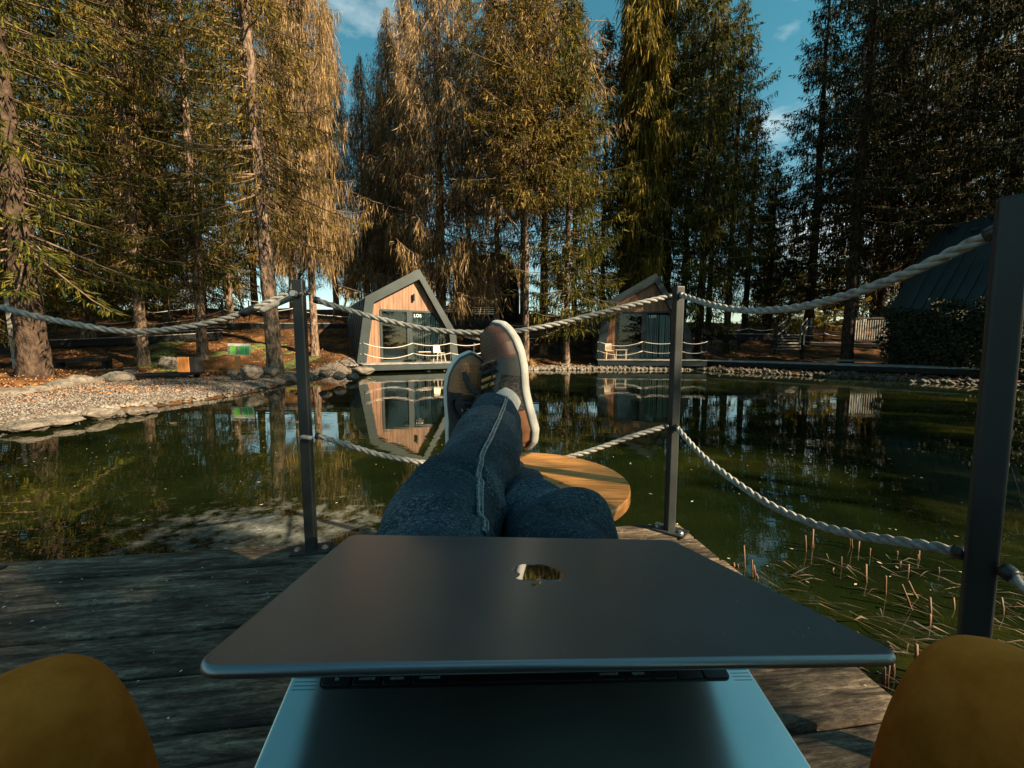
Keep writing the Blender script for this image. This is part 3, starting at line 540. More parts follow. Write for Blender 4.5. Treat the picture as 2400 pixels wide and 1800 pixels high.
# ================================================================== CABINS
OUT = [(-3.05, 0), (-2.57, 3.03), (0, 4.54), (1.85, 1.5), (1.98, 0)]        # outline of the front, local x,z
INN = [(-2.62, .0), (-2.2, 2.82), (-.02, 4.05), (1.5, 1.42), (1.62, 0)]
def roofz(x):
    xs = [p[0] for p in INN]; zs = [p[1] for p in INN]
    return float(np.interp(x, xs, zs))
GL, GT, PM0, PM1, GR = -1.85, 2.5, -.62, -.35, .78
def cabin(loc, rotz, label, txt, chair_x, table_x, chair_lb, table_lb, gl, deckr):
    e = thing('cabin', label, 'cabin', loc, rotz, 'gabled cabins standing on the pond edge')
    dep = 5.2
    # shell: roof and side walls as one ring, open at the front
    mb = MB(); n = len(OUT)
    for i in range(n - 1):
        a, b, c, d = OUT[i], OUT[i + 1], INN[i + 1], INN[i]
        mb.add([(a[0], 0, a[1]), (b[0], 0, b[1]), (c[0], 0, c[1]), (d[0], 0, d[1]), (a[0], dep, a[1]), (b[0], dep, b[1]), (c[0], dep, c[1]), (d[0], dep, d[1])],
               [(0, 1, 2, 3), (4, 7, 6, 5), (0, 4, 5, 1), (3, 2, 6, 7)])
    link('roof_shell', mb.mesh('roof_shell', M['char_metal']), e)
    # standing seams of the roof
    for i in range(4):
        a, b = OUT[i], OUT[i + 1]; nx, nz = -(b[1] - a[1]), (b[0] - a[0]); l = math.hypot(nx, nz); nx, nz = -abs(nx) / l * (1 if i < 2 else -1), abs(nz) / l
        m2 = MB()
        for k in range(8): y = .35 + k * .6; m2.bar((a[0] + nx * .015, y, a[1] + nz * .015), (b[0] + nx * .015, y, b[1] + nz * .015), .03, .04)
        link('roof_seams', m2.mesh('roof_seams', M['char_metal']), e)
    link('rear_wall', MB().prism(INN, .06, Matrix.Translation((0, dep - .2, 0))).mesh('rear_wall', M['black_wood']), e)
    link('floor', MB().box((-.45, dep / 2 + .12, .03), (4.2, dep - .5, .06)).mesh('floor', M['interior']), e)
    # facade boards, one by one
    rr = random.Random(3); x = INN[0][0]; w = .153; bi = 0
    while x < INN[-1][0] - .01:
        x2 = min(x + w, INN[-1][0]); xa, xb = x + .004, x2 - .004
        def lower(q):
            if q < GL or q > 1.5: return 0.0
            if q <= GR: return GT
            return float(np.interp(q, [GR, 1.45], [GT, 1.42]))
        segs = []
        ta, tb = roofz(xa) - .01, roofz(xb) - .01
        la, lb = lower(xa), lower(xb)
        if xa < GL < xb: lb = la = 0; xb = GL
        if ta > la + .02 or tb > lb + .02:
            off = rr.uniform(-.003, .003); y0 = .3 + off
            P = [(xa, min(la, ta)), (xb, min(lb, tb)), (xb, tb), (xa, ta)]
            if x2 - x > .02: link('facade_board', MB().prism(P, .03, Matrix.Translation((0, y0, 0))).mesh('facade_board', [M['clad'], M['clad2'], M['clad3']][rr.choice([0, 0, 1, 2, 0, 1])]), e)
            if xb == GL:
                P = [(GL, GT), (x2 - .004, GT), (x2 - .004, roofz(x2)), (GL, roofz(GL))]; link('facade_board', MB().prism(P, .03, Matrix.Translation((0, y0, 0))).mesh('facade_board', M['clad']), e)
        x = x2
    # glazing
    fr = MB(); y = .27; d = .1
    for a, b, w_ in [((GL, 0), (GL, GT), .11), ((GL, GT), (GR, GT), .09), ((GR, GT), (1.45, 1.42), .08), ((1.45, 1.42), (1.45, 0), .08), ((GL, .05), (1.45, .05), .1)]:
        fr.bar((a[0], y + .05, a[1]), (b[0], y + .05, b[1]), d, w_)
    link('window_frame', fr.mesh('window_frame', M['char_metal']), e)
    ps = link('door_post', MB().box(((PM0 + PM1) / 2, y + .03, GT / 2), (PM1 - PM0, .09, GT - .06)).mesh('door_post', M['char_metal'], bevel=.008), e)
    link('door_handle', MB().box(((PM0 + PM1) / 2, y - .025, 1.05), (.05, .03, .16)).mesh('door_handle', M['black']), ps)
    wl_ = link('pane', MB().prism([(GL + .06, .1), (PM0, .1), (PM0, GT - .05), (GL + .06, GT - .05)], .01, Matrix.Translation((0, y + .07, 0))).mesh('pane', M['glass']), e)
    wr_ = link('pane', MB().prism([(PM1, .1), (1.41, .1), (1.41, 1.42), (GR - .02, GT - .05), (PM1, GT - .05)], .01, Matrix.Translation((0, y + .06, 0))).mesh('pane', M['glass']), e)
    # letters on the glass
    cu = bpy.data.curves.new('lettering', 'FONT'); cu.body = txt; cu.size = .22; cu.extrude = .002
    to = bpy.data.objects.new('lettering', cu); sc.collection.objects.link(to); dg = bpy.context.evaluated_depsgraph_get(); me = bpy.data.meshes.new_from_object(to.evaluated_get(dg)); bpy.data.objects.remove(to)
    me.materials.clear(); me.materials.append(M['white_txt']); link('lettering', me, wr_, (PM1 + .1, y + .045, GT - .28), (math.pi / 2, 0, 0))
    # curtain
    g = np.random.default_rng(5); cmb = MB(); xq = PM1 + .06
    while xq < 1.38:
        wq = g.uniform(.035, .075); tq = min(GT - .12, float(np.interp(xq, [PM1, GR, 1.45], [GT, GT, 1.42])) - .05)
        V_ = []; ths = np.linspace(0, np.pi, 6); sk_ = g.uniform(-.03, .03)
        for zq, dx in ((.1, sk_), (tq, 0)): V_ += [(xq + dx - wq * .5 * math.cos(a_), .47 - wq * .5 * math.sin(a_), zq) for a_ in ths]
        cmb.add(V_, [(k, k + 1, 7 + k, 6 + k) for k in range(5)]); xq += wq + g.uniform(.012, .06)
    link('curtain', cmb.mesh('curtain', M['curtain'], True), e)
    link('bed', MB().box((-1.2, 2.2, .3), (1.4, 2, .45)).box((-1.2, 2.2, .58), (1.35, 1.9, .14)).mesh('bed', M['bed'], bevel=.03), e)
    lm = MB().tube([(-.25, .2, 3.0), (-.25, .2, 3.34)], .055, 12); lm.box((-.25, .265, 3.17), (.07, .07, .2))
    link('wall_lamp', lm.mesh('wall_lamp', M['black']), e)
    # deck
    x0, x1, yf = -3.0, deckr, -1.35
    link('deck_frame', MB().box(((x0 + x1) / 2, (yf + .4) / 2, -.17), (x1 - x0 - .06, .4 - yf - .06, .26)).mesh('deck_frame', M['char_metal']), e)
    dk = MB(); k = 0
    yy_ = yf
    while yy_ < .3: dk.box(((x0 + x1) / 2, yy_ + .06, -.02), (x1 - x0, .112, .035)); yy_ += .12
    tag(link('deck_boards', dk.mesh('deck_boards', M['grey_board']), e), kind='stuff')
    pl = MB()
    for q in (x0 + .3, 0, x1 - .3):
        for y_ in (yf + .25, 2.5, 4.8): pl.box((q, y_, -.7), (.16, .16, .95))
    link('pile', pl.mesh('pile', M['black_wood']), e)
    # railing
    H = .95; px_ = [x0 + .05, -.78, 1.05, x1 - .05]
    for q in px_: link('rail_post', MB().box((q, yf + .05, H / 2), (.035, .035, H)).mesh('rail_post', M['char_metal']), e)
    for q in (x0 + .05, x1 - .05): link('rail_post', MB().box((q, -.35, H / 2), (.035, .035, H)).mesh('rail_post', M['char_metal']), e)
    def rp(a, b, sag, mb_):
        t = np.linspace(0, 1, 10); P = [(a[0] + (b[0] - a[0]) * q, a[1] + (b[1] - a[1]) * q, a[2] + (b[2] - a[2]) * q - sag * 4 * q * (1 - q)) for q in t]; mb_.tube(P, .017, 6)
    for i in range(3):
        for hz in (H - .03, .45):
            r = MB(); rp((px_[i], yf + .02, hz), (px_[i + 1], yf + .02, hz), .22 if i == 0 else .12, r); link('rail_rope', r.mesh('rail_rope', M['white_rope'], True), e)
    for q in (x0 + .05, x1 - .05):
        for hz in (H - .03, .45):
            r = MB(); rp((q, yf + .05, hz), (q, -.35, hz), .06, r); link('rail_rope', r.mesh('rail_rope', M['white_rope'], True), e)
    # furniture standing on the deck: things of their own
    Mw = Matrix.Translation(loc) @ Matrix.Rotation(rotz, 4, 'Z')
    cp = Mw @ Vector((chair_x, -.55, 0)); tp = Mw @ Vector((table_x, -.55, 0))
    ch = thing('deck_chair', chair_lb, 'chair', cp, rotz + .15, 'cream chairs on the cabin decks')
    link('backrest', MB().prism([(-.2, .45), (.2, .45), (.17, .84), (-.17, .84)], .03, Matrix.Translation((0, .2, 0)) @ Matrix.Rotation(-.12, 4, 'X')).mesh('backrest', M['cream'], bevel=.01), ch)
    link('seat', MB().box((0, 0, .44), (.46, .46, .035)).mesh('seat', M['cream'], bevel=.01), ch)
    for sx in (-1, 1):
        for sy in (-1, 1): link('leg', MB().bar((sx * .18, sy * .17, .43), (sx * .23, sy * .22, 0), .035).mesh('leg', M['cream']), ch)
    tb_ = thing('deck_table', table_lb, 'table', tp, rotz, 'small tables on the cabin decks')
    link('table_top', MB().box((0, 0, .5), (.6, .45, .03)).mesh('table_top', M['orange_wood' if txt == 'x' else 'cream']), tb_)
    for sx in (-1, 1):
        for sy in (-1, 1): link('leg', MB().bar((sx * .26, sy * .19, .49), (sx * .26, sy * .19, 0), .025).mesh('leg', M['black'] if txt != 'LOS ' else M['cream']), tb_)
    return e
z1, z2 = .42, .5
cabin((D(986, 760, 20.3)[0], 20.3, z1), math.radians(29), 'left brown clad cabin with asymmetric charcoal roof and glass front', 'LOS', .75, -.05, 'cream chair on the left cabin deck before the striped curtain', 'small dark legged table beside the chair on the left deck', None, 2.75)
cabin((D(1534, 760, 21.8)[0], 21.8, z2), math.radians(-9), 'right brown clad cabin with charcoal roof behind the right rope post', 'LOS ', -2.35, -1.75, 'cream chair at the left end of the right cabin deck', 'small light table beside the chair on the right cabin deck', None, 2.35)
# footbridge planks to the left cabin
b = thing('footbridge', 'short slatted footbridge leading to the left cabin deck', 'footbridge', D(832, 864, 18.6))
for k in range(9):
    q = D(806 + k * 7.2, 862, 18.8); link('plank', MB().box((0, 0, 0), (.12, 1.1, .05), .3).mesh('plank', M['grey_board']), b, (q[0] - b.location[0], q[1] - b.location[1], .34 - b.location[2]))
link('beam', MB().box((0, -.3, -.1), (1.4, .1, .12), .05).mesh('beam', M['black_wood']), b, (0, 0, .34 - b.location[2]))
# ---- dark hut behind (centre), pale batten wall
def far_hut():
    Y = 33; a = D(1060, 730, Y); zt = lambda y: D(1100, y, Y)[2]
    e = thing('forest_hut', 'dark hut with pale batten wall half hidden behind the brown spruces', 'hut', (a[0], Y, zt(735)))
    xl, xm, xr = D(1062, 700, Y)[0], D(1172, 700, Y)[0], D(1217, 700, Y)[0]; z0, z1_, z2_ = zt(718), zt(640), zt(598)
    n = 24
    for i in range(n):
        x = xl + (xm - xl) * (i + .5) / n; w = (xm - xl) / n
        wpart('wall_batten', MB().box((x, Y, (z0 + z2_) / 2), (w * .82, .06, z2_ - z0)).mesh('wall_batten', M['batten']), e)
    wpart('wall', MB().box(((xl + xm) / 2, Y + .1, (z0 + z2_) / 2), (xm - xl, .1, z2_ - z0)).mesh('wall', M['black_wood']), e)
    wx = D(1125, 700, Y)[0]; wpart('window', MB().box((wx, Y - .06, (zt(668) + zt(690)) / 2), (.55, .05, zt(668) - zt(690))).mesh('window', M['black']), e)
    poly = [(xm, z0 - 1.2), (xr, z0 - 1.2), (xr, zt(690)), (D(1208, 640, Y)[0], zt(640)), (D(1196, 600, Y)[0], zt(600)), (xm - .8, z2_ + .2), (xm - .3, z2_)]
    wpart('gable_wall', MB().prism(poly, 5, Matrix.Translation((0, Y - .2, 0))).mesh('gable_wall', M['black_wood']), e)
    wpart('gutter', MB().box(((xm + xr) / 2, Y - .3, zt(692)), (xr - xm, .1, .07)).mesh('gutter', M['batten']), e)
far_hut()
def fence_wall(x0, y0, x1, y1, Y, label, nm='timber_wall', boards=6, th=.08):
    a, b_ = D(x0, y0, Y), D(x1, y0, Y); zb = D(x0, y1, Y)[2]
    e = thing(nm, label, 'timber wall', ((a[0] + b_[0]) / 2, Y, zb)); h = (a[2] - zb) / boards
    for i in range(boards): wpart('board', MB().box(((a[0] + b_[0]) / 2, Y + (i % 2) * .008, zb + h * (i + .5)), (b_[0] - a[0], th, h - .015)).mesh('board', M['black_wood']), e)
    return e
fence_wall(1040, 716, 1175, 745, 31, 'low black timber wall below the pale batten hut')
# ---- right black hut
def right_hut():
    Y = 15.2
    e = thing('black_hut', 'large black hut with steep seamed roof at the right edge', 'hut', (D(2250, 760, Y)[0], Y + 2, .4))
    # roof slab: front plane leaning back
    A, B_ = D(2116, 727, 17.5), D(2420, 727, 13.2)
    C1, C2 = D(2185, 612, 18.6), D(2215, 560, 19.0)
    T1, T2 = D(2290, 500, 19.6), D(2560, 430, 15.5)
    T1 = D(2232, 530, 19.2)
    V = [A, B_, T2, T1, C1]; Vb = [v + np.array([.6, 1.4, 0]) for v in V]
    n = 5
    wpart('roof', raw('roof', V + Vb, [(0, 1, 2, 3, 4), tuple(range(9, 4, -1))] + [((i + 1) % n, i, n + i, n + (i + 1) % n) for i in range(n)], M['roof_dark']), e)
    nn = np.cross(B_ - A, T1 - A); nn /= np.linalg.norm(nn); nn = nn if nn[1] < 0 else -nn
    for i in range(9):
        t = (i + .6) / 9; lo_ = A + (B_ - A) * t; hi_ = T1 + (T2 - T1) * t if t > .12 else C1 + (T1 - C1) * .6
        wpart('roof_seam', MB().bar(lo_ + nn * .03, hi_ + nn * .03, .03, .05).mesh('roof_seam', M['roof_dark']), e)
    wpart('eave', MB().bar(A + [0, 0, -.05], B_ + [0, 0, -.05], .12, .16).mesh('eave', M['black_wood']), e)
    P0, P1 = D(2128, 760, 17.8), D(2420, 760, 13.6); zt = A[2] - .1
    wpart('wall', MB().add([(P0[0], P0[1], 0), (P1[0], P1[1], 0), (P1[0], P1[1], zt), (P0[0], P0[1], zt), (P0[0] + 3, P0[1] + 4, 0), (P1[0] + 3, P1[1] + 4, 0), (P1[0] + 3, P1[1] + 4, zt), (P0[0] + 3, P0[1] + 4, zt)], [(0, 1, 2, 3), (4, 7, 6, 5), (0, 3, 7, 4), (1, 5, 6, 2), (3, 2, 6, 7)]).mesh('wall', M['black_wood']), e)
right_hut()
def leafy_box(name, a, b, w, h, n, mtl, label, cat, seed=1, s=.07):
    g = np.random.default_rng(seed); a, b = np.array(a), np.array(b); d = b - a; L = np.linalg.norm(d); d /= L; pr = np.array([-d[1], d[0], 0])
    t = g.random(n) * L; q = g.uniform(-.5, .5, n) * w; z = g.random(n) ** .7 * h * (1 + .12 * np.sin(t * 3.1) + .08 * np.sin(t * 7.7)); q += .15 * np.sin(t * 5 + z * 4)
    P = a + d * t[:, None] + pr * q[:, None] + np.c_[np.zeros(n), np.zeros(n), z]; U = g.normal(size=(n, 3)); U /= np.linalg.norm(U, axis=1)[:, None]; S = np.cross(U, g.normal(size=(n, 3))); S /= np.linalg.norm(S, axis=1)[:, None]
    V = np.stack([P, P + U * s * .5 + S * s * .4, P + U * s, P + U * s * .5 - S * s * .4], 1).reshape(-1, 3)
    return tag(link(name, raw(name, V, np.arange(4 * n).reshape(-1, 4), mtl)), label, cat)
p0, p1 = D(2085, 850, 18.0), D(2400, 880, 12.6); leafy_box('hedge', (p0[0], p0[1], .35), (p1[0], p1[1], .35), 1.0, 2.2, 26000, M['hedge'], 'dark clipped hedge in front of the black hut behind the boardwalk', 'hedge', 3, .11)

# ================================================================== BANK FURNITURE
def slab_walk(name, pts, Ys, th, wd, label, cat, npl=1, leg=None, mtl='black_wood', top='grey_board'):
    P = [D(x, y, Yv) for (x, y), Yv in zip(pts, Ys)]
    e = thing(name, label, cat, P[0])
    bmb, fmb = MB(), MB()
    for a, b_ in zip(P[:-1], P[1:]):
        d = (b_ - a); L = np.linalg.norm(d[:2]); u = d / L; n = max(1, int(L / .16)); pr = np.array([-u[1], u[0], 0])
        for k in range(n):
            c = a + d * ((k + .5) / n) + pr * wd / 2; bmb.box((c[0], c[1], c[2] - .02), (L / n - .015, wd, .04), math.atan2(u[1], u[0]))
        fmb.bar(a + [0, 0, -.05 - th / 2] + pr * .04, b_ + [0, 0, -.05 - th / 2] + pr * .04, .07, th)
    o = wpart('boards', bmb.mesh('boards', M[top]), e); tag(o, kind='stuff'); wpart('fascia', fmb.mesh('fascia', M[mtl]), e)
    if leg:
        for x, y, Yv in leg:
            q = D(x, y, Yv); wpart('leg', MB().box((q[0], q[1] + .1, q[2] - .45), (.12, .12, .9)).mesh('leg', M['black_wood']), e)
    return e
slab_walk('bank_walkway', [(-80, 806), (120, 796), (300, 789), (420, 783), (520, 777)], [19.6, 20, 20.5, 21, 21.5], .34, 1.4, 'dark lower timber walkway crossing the left bank', 'walkway')
slab_walk('bank_walkway', [(530, 756), (700, 757), (830, 757)], [24, 24.2, 24.5], .32, 1.4, 'upper timber walkway on the left bank behind the leaning trunk', 'walkway', leg=[(534, 760, 24), (815, 760, 24.5)])
slab_walk('bank_walkway', [(1085, 789), (1140, 801), (1395, 781)], [24.5, 23.6, 24.4], .3, 1.3, 'timber walkway between the two cabins', 'walkway', leg=[(1247, 800, 24), (1310, 798, 24.2), (1385, 796, 24.3)])
slab_walk('bank_walkway', [(1636, 781), (1812, 782)], [25, 25], .35, 1.2, 'dark timber walkway right of the right cabin', 'walkway', leg=[(1735, 786, 25)])
slab_walk('bank_walkway', [(1870, 800), (1990, 804), (2110, 806)], [23.5, 22.8, 22], .14, 1.2, 'raised dark walkway right of the stairs', 'walkway', leg=[(1884, 806, 23.4)])
# terrace steps upper left
slab_walk('terrace_step', [(395, 769), (520, 765)], [22.5, 22.8], .1, .5, 'upper step of the dark stairs joining the two left walkways', 'step')
slab_walk('terrace_step', [(400, 776), (515, 771)], [22, 22.3], .1, .5, 'middle step of the dark stairs joining the two left walkways', 'step')
# rope railings on the bank
def rope_rail(posts, Ys, hs, label, r=.022, low=True, mtl='white_rope', sag=.12):
    P = [D(x, y, Yv) for (x, y), Yv in zip(posts, Ys)]
    e = thing('rope_railing', label, 'rope railing', P[0] - [0, 0, hs])
    for p in P: wpart('rail_post', MB().box((p[0], p[1], p[2] - hs / 2), (.05, .05, hs)).mesh('rail_post', M['black']), e)
    for a, b_ in zip(P[:-1], P[1:]):
        for dz in ([0, hs * .5] if low else [0]):
            t = np.linspace(0, 1, 9)[:, None]; q = a + (b_ - a) * t - [0, 0, 1] * (dz + .03 + sag * 4 * t * (1 - t)); wpart('rail_rope', MB().tube(q, r, 5).mesh('rail_rope', M[mtl], True), e)
rope_rail([(50, 728), (127, 723), (212, 724), (307, 724), (395, 727), (518, 701)], [20.5, 20.8, 21.2, 21.6, 22, 22.6], 1.2, 'long rope railing on thin black posts along the lower left walkway', low=True)
rope_rail([(521, 700), (582, 704), (689, 698), (781, 716), (850, 712)], [24, 24.3, 24.5, 24.6, 24.8], 1.15, 'rope railing along the upper left walkway beside the left cabin', low=True)
rope_rail([(1175, 752), (1228, 762), (1270, 754), (1310, 751), (1350, 749), (1400, 748)], [25.5, 25.2, 25.4, 25.5, 25.6, 25.7], .9, 'rope railing between the two cabins', low=False)
rope_rail([(1700, 770), (1755, 768), (1812, 770)], [26, 26, 26], .8, 'faint rope railing left of the stairs', low=False)
rope_rail([(1878, 760), (1933, 757), (1985, 760)], [23.4, 23, 22.6], 1.05, 'rope railing between the stairs and the black trunk')
# stairs
st = thing('timber_stairs', 'dark timber stairs with rope handrails right of the right cabin', 'stairs', D(1850, 825, 22.2))
for i, y in enumerate([818, 811, 804, 797, 791, 785]):
    Yv = 22.2 + i * .34; a, b_ = D(1817 + i * 2, y, Yv), D(1873 - i * .5, y, Yv); wpart('tread', MB().bar(a, b_, .32, .05).mesh('tread', M['grey_board']), st)
for xs_, ys_ in ((1815, 22.1), (1876, 22.1)):
    a, b_ = D(xs_, 826, ys_), D(xs_ + (14 if xs_ < 1850 else -4), 782, 24.3); wpart('stringer', MB().bar(a, b_, .06, .3).mesh('stringer', M['black_wood']), st)
for (x, y, Yv) in [(1822, 764, 22.4), (1832, 764, 23), (1844, 747, 24), (1852, 747, 24.4), (1877, 762, 22.4), (1886, 762, 22.8), (1892, 745, 24), (1902, 745, 24.4)]:
    q = D(x, y, Yv); wpart('handrail_post', MB().box((q[0], q[1], q[2] - .55), (.07, .07, 1.1)).mesh('handrail_post', M['char_metal']), st)
for a, b_ in [((1822, 766, 22.4), (1846, 748, 24)), ((1820, 786, 22.4), (1844, 768, 24)), ((1878, 763, 22.4), (1893, 746, 24)), ((1876, 786, 22.4), (1892, 766, 24))]:
    wpart('handrail_rope', MB().bar(D(*a), D(*b_), .04).mesh('handrail_rope', M['white_rope']), st)
# balustrade
ba = thing('balustrade', 'wooden balustrade with many thin balusters left of the hedge', 'balustrade', D(2040, 800, 23)); n = 17
for i in range(n):
    x = 1996 + i * 5.6; q = D(x, 750, 22.8); q2 = D(x, 799, 22.8); wpart('baluster', MB().box((q[0], 22.8, (q[2] + q2[2]) / 2), (.045, .045, q[2] - q2[2])).mesh('baluster', M['grey_board']), ba)
for y, th in ((746, .1), (799, .07)): wpart('rail', MB().bar(D(1990, y, 22.8), D(2092, y - 1, 22.8), .09, th).mesh('rail', M['black_wood']), ba)
# round sign on pole
sp = thing('round_sign', 'round red and white sign on a thin pole beyond the balustrade', 'sign', D(1998, 745, 27)); q = D(1998, 711, 27)
wpart('pole', MB().tube([D(1998, 748, 27), D(1998, 716, 27)], .03, 8).mesh('pole', M['birch']), sp)
dm = Matrix.Translation(q) @ Matrix.Rotation(math.pi / 2, 4, 'X')
def disc(r, th, off, mtl, nm, par): 
    wpart(nm, MB().tube([(q[0], q[1] + off, q[2]), (q[0], q[1] + off - th, q[2])], r, 28).mesh(nm, mtl), par)
disc(.22, .02, 0, M['sign_white'], 'disc', sp); disc(.18, .01, -.03, M['red_paint'], 'red_face', sp)
# boardwalk on the right, far side of the pond
e = thing('boardwalk', 'long weathered boardwalk along the right side of the pond', 'boardwalk', G(2000, 850, .42))
A, B_, C_, D_ = G(1628, 845, .46), G(2420, 869, .46), G(2420, 846, .46), G(1640, 838, .46)
A = np.array([9.7, 21.2, .46]); B_ = np.array([17.2, 11.6, .46]); u = B_ - A; L = np.linalg.norm(u); u /= L; pr = np.array([-u[1], u[0], 0]); bm_ = MB(); n = int(L / .15)
for k in range(n):
    c = A + u * (k + .5) * L / n + pr * .9; bm_.box((c[0], c[1], .44), (L / n - .012, 1.8, .04), math.atan2(u[1], u[0]))
tag(wpart('boards', bm_.mesh('boards', M['grey_board']), e), kind='stuff')
wpart('fascia', MB().bar(A + [0, 0, -.14] + pr * .03, B_ + [0, 0, -.14] + pr * .03, .06, .2).mesh('fascia', M['black_wood']), e)
for k in range(6): c = A + u * (.5 + k * L / 6) + pr * .25; wpart('pile', MB().box((c[0], c[1], 0), (.14, .14, .7)).mesh('pile', M['black_wood']), e)
e2 = thing('boardwalk', 'short boardwalk piece joining the right cabin to the long boardwalk', 'boardwalk', (8.5, 21.3, .44)); b2 = MB()
for k in range(22): b2.box((A[0] - .1 - k * .15, 21.3 + .5, .44), (.135, 1.1, .04))
tag(wpart('boards', b2.mesh('boards', M['grey_board']), e2), kind='stuff'); wpart('fascia', MB().box((A[0] - 1.7, 21.28, .33), (3.3, .06, .16)).mesh('fascia', M['black_wood']), e2)
e3 = thing('boardwalk', 'boardwalk ramp leading from the long boardwalk to the stairs', 'boardwalk', G(1840, 830, .45)); b3 = MB()
for k in range(12):
    y = 20.2 + k * .17; x0, x1 = G(1790, 838, .46)[0], G(1870, 838, .46)[0]; sh = k * .06; b3.box(((x0 + x1) / 2 + sh * .8, y, .455), (x1 - x0, .155, .035), -.15)
tag(wpart('boards', b3.mesh('boards', M['grey_board']), e3), kind='stuff')
# green sign
Y = 14.0; bp = D(559, 879, Y)
sg = thing('info_sign', 'green info sign with white frame on a brown wooden post', 'sign', (bp[0], Y, .35))
top = D(559, 835, Y); wpart('post', MB().box((bp[0], Y, (top[2] + .3) / 2), (.16, .08, top[2] - .3)).mesh('post', M['orange_wood'], bevel=.006), sg)
c = D(561, 819, Y); MW = Matrix.Translation(c) @ Matrix.Rotation(.08, 4, 'Z') @ Matrix.Rotation(-.15, 4, 'X') @ Matrix.Rotation(.03, 4, 'Y')
def sbox(nm, cx_, cz, w, h, off, th, mtl, par): return wpart(nm, MB().add([tuple(MW @ Vector(v)) for v in [(cx_ - w / 2, off, cz - h / 2), (cx_ + w / 2, off, cz - h / 2), (cx_ + w / 2, off, cz + h / 2), (cx_ - w / 2, off, cz + h / 2), (cx_ - w / 2, off - th, cz - h / 2), (cx_ + w / 2, off - th, cz - h / 2), (cx_ + w / 2, off - th, cz + h / 2), (cx_ - w / 2, off - th, cz + h / 2)]], [(3, 2, 1, 0), (4, 5, 6, 7), (0, 1, 5, 4), (1, 2, 6, 5), (2, 3, 7, 6), (3, 0, 4, 7)]).mesh(nm, mtl), par)
sbox('board', 0, 0, .74, .40, 0, .03, M['sign_white'], sg)
for cx_, w, mtl in ((-.22, .25, 'sign_green'), (.05, .25, 'sign_green2'), (.27, .15, 'sign_green2')): sbox('green_panel', cx_, -.03, w, .29, -.034, .004, M[mtl], sg)
for cx_, w in ((-.305, .075), (-.035, .075)): sbox('pale_strip', cx_, -.03, w, .285, -.042, .003, M['sign_white'], sg)
for cx_, tx in ((-.30, 'OCSR'), (-.03, 'ODPD')):
    for k, chh in enumerate(tx):
        cu = bpy.data.curves.new('letter', 'FONT'); cu.body = chh; cu.size = .1; cu.extrude = .002; cu.align_x = 'CENTER'; cu.align_y = 'CENTER'; cu.offset = .004
        to = bpy.data.objects.new('letter', cu); sc.collection.objects.link(to); me = bpy.data.meshes.new_from_object(to.evaluated_get(bpy.context.evaluated_depsgraph_get())); bpy.data.objects.remove(to)
        me.materials.clear(); me.materials.append(M['black']); me.transform(MW @ Matrix.Translation((cx_, -.05, -.135 + k * .07)) @ Matrix.Rotation(math.pi / 2, 4, 'X') @ Matrix.Rotation(math.pi / 2, 4, 'Z')); wpart('letter', me, sg)
# wooden bin
Y = 15.2; a = D(431, 872, Y); b_ = D(431, 837, Y)
bn = thing('litter_bin', 'litter bin with an orange slatted front beside the low platform', 'bin', (a[0], Y + .2, a[2])); w = 27 / F * Y
wpart('body', MB().box((a[0] + .17, Y + .26, (a[2] + b_[2]) / 2 - .02), (w + .05, .45, b_[2] - a[2] - .02)).mesh('body', M['black_wood'], bevel=.01), bn)
for k in range(5): wpart('slat', MB().box((a[0] - w / 2 + w * (k + .5) / 5, Y, (a[2] + b_[2]) / 2), (w / 5 - .012, .03, b_[2] - a[2])).mesh('slat', M['orange_wood']), bn)
# low platform table and benches
def low_table(pts, Y0, label, wd, th=.09, leg=.3, npl=5, nm='low_table', cat='low table', px_off=0):
    a, b_ = D(*pts[0], Y0[0]), D(*pts[1], Y0[1]); e = thing(nm, label, cat, a - [0, 0, leg]); u = b_ - a; L = np.linalg.norm(u); u /= L; pr = np.array([-u[1], u[0], 0]); pr /= np.linalg.norm(pr)
    for k in range(npl): wpart('plank', MB().bar(a + pr * (wd * (k + .5) / npl) + [0, 0, -.02], b_ + pr * (wd * (k + .5) / npl) + [0, 0, -.02], wd / npl - .015, .045).mesh('plank', M['black_wood']), e)
    wpart('frame', MB().bar(a + pr * .08 + [0, 0, -.1], b_ + pr * .08 + [0, 0, -.1], .08, th).mesh('frame', M['black_wood']), e)
    for t in (.12, .88):
        for q in (.12, wd - .12): c = a + u * L * t + pr * q; wpart('leg', MB().box((c[0], c[1], c[2] - .05 - leg / 2), (.12, .12, leg)).mesh('leg', M['black_wood']), e)
low_table([(288, 879), (440, 877)], (11.9, 12.3), 'low dark plank platform in front of the litter bin', 1.1, leg=.16, npl=7)
low_table([(250, 868), (318, 861)], (14.6, 15), 'small dark plank bench left of the low platform', .5, leg=.3, npl=3, nm='bench', cat='bench')
low_table([(105, 842), (255, 838)], (16.5, 16.8), 'long dark bench in the shade right of the big left trunk', .5, leg=.45, npl=3, nm='bench', cat='bench')
low_table([(-60, 824), (40, 820)], (17, 17.2), 'dark bench behind the big left trunk', .5, leg=.45, npl=3, nm='bench', cat='bench')
# post far left
q = D(22, 735, 17); fp = thing('timber_post', 'tall mossy timber post at the far left frame edge', 'post', (q[0], 17, Tz(q[0], 17)))
wpart('shaft', MB().bar((q[0] + .1, 17, Tz(q[0], 17)), D(16, 660, 17), .2).mesh('shaft', M['grey_board']), fp)
wpart('cap', MB().bar(D(4, 660, 17), D(28, 659, 17), .22, .06).mesh('cap', M['grey_board']), fp)

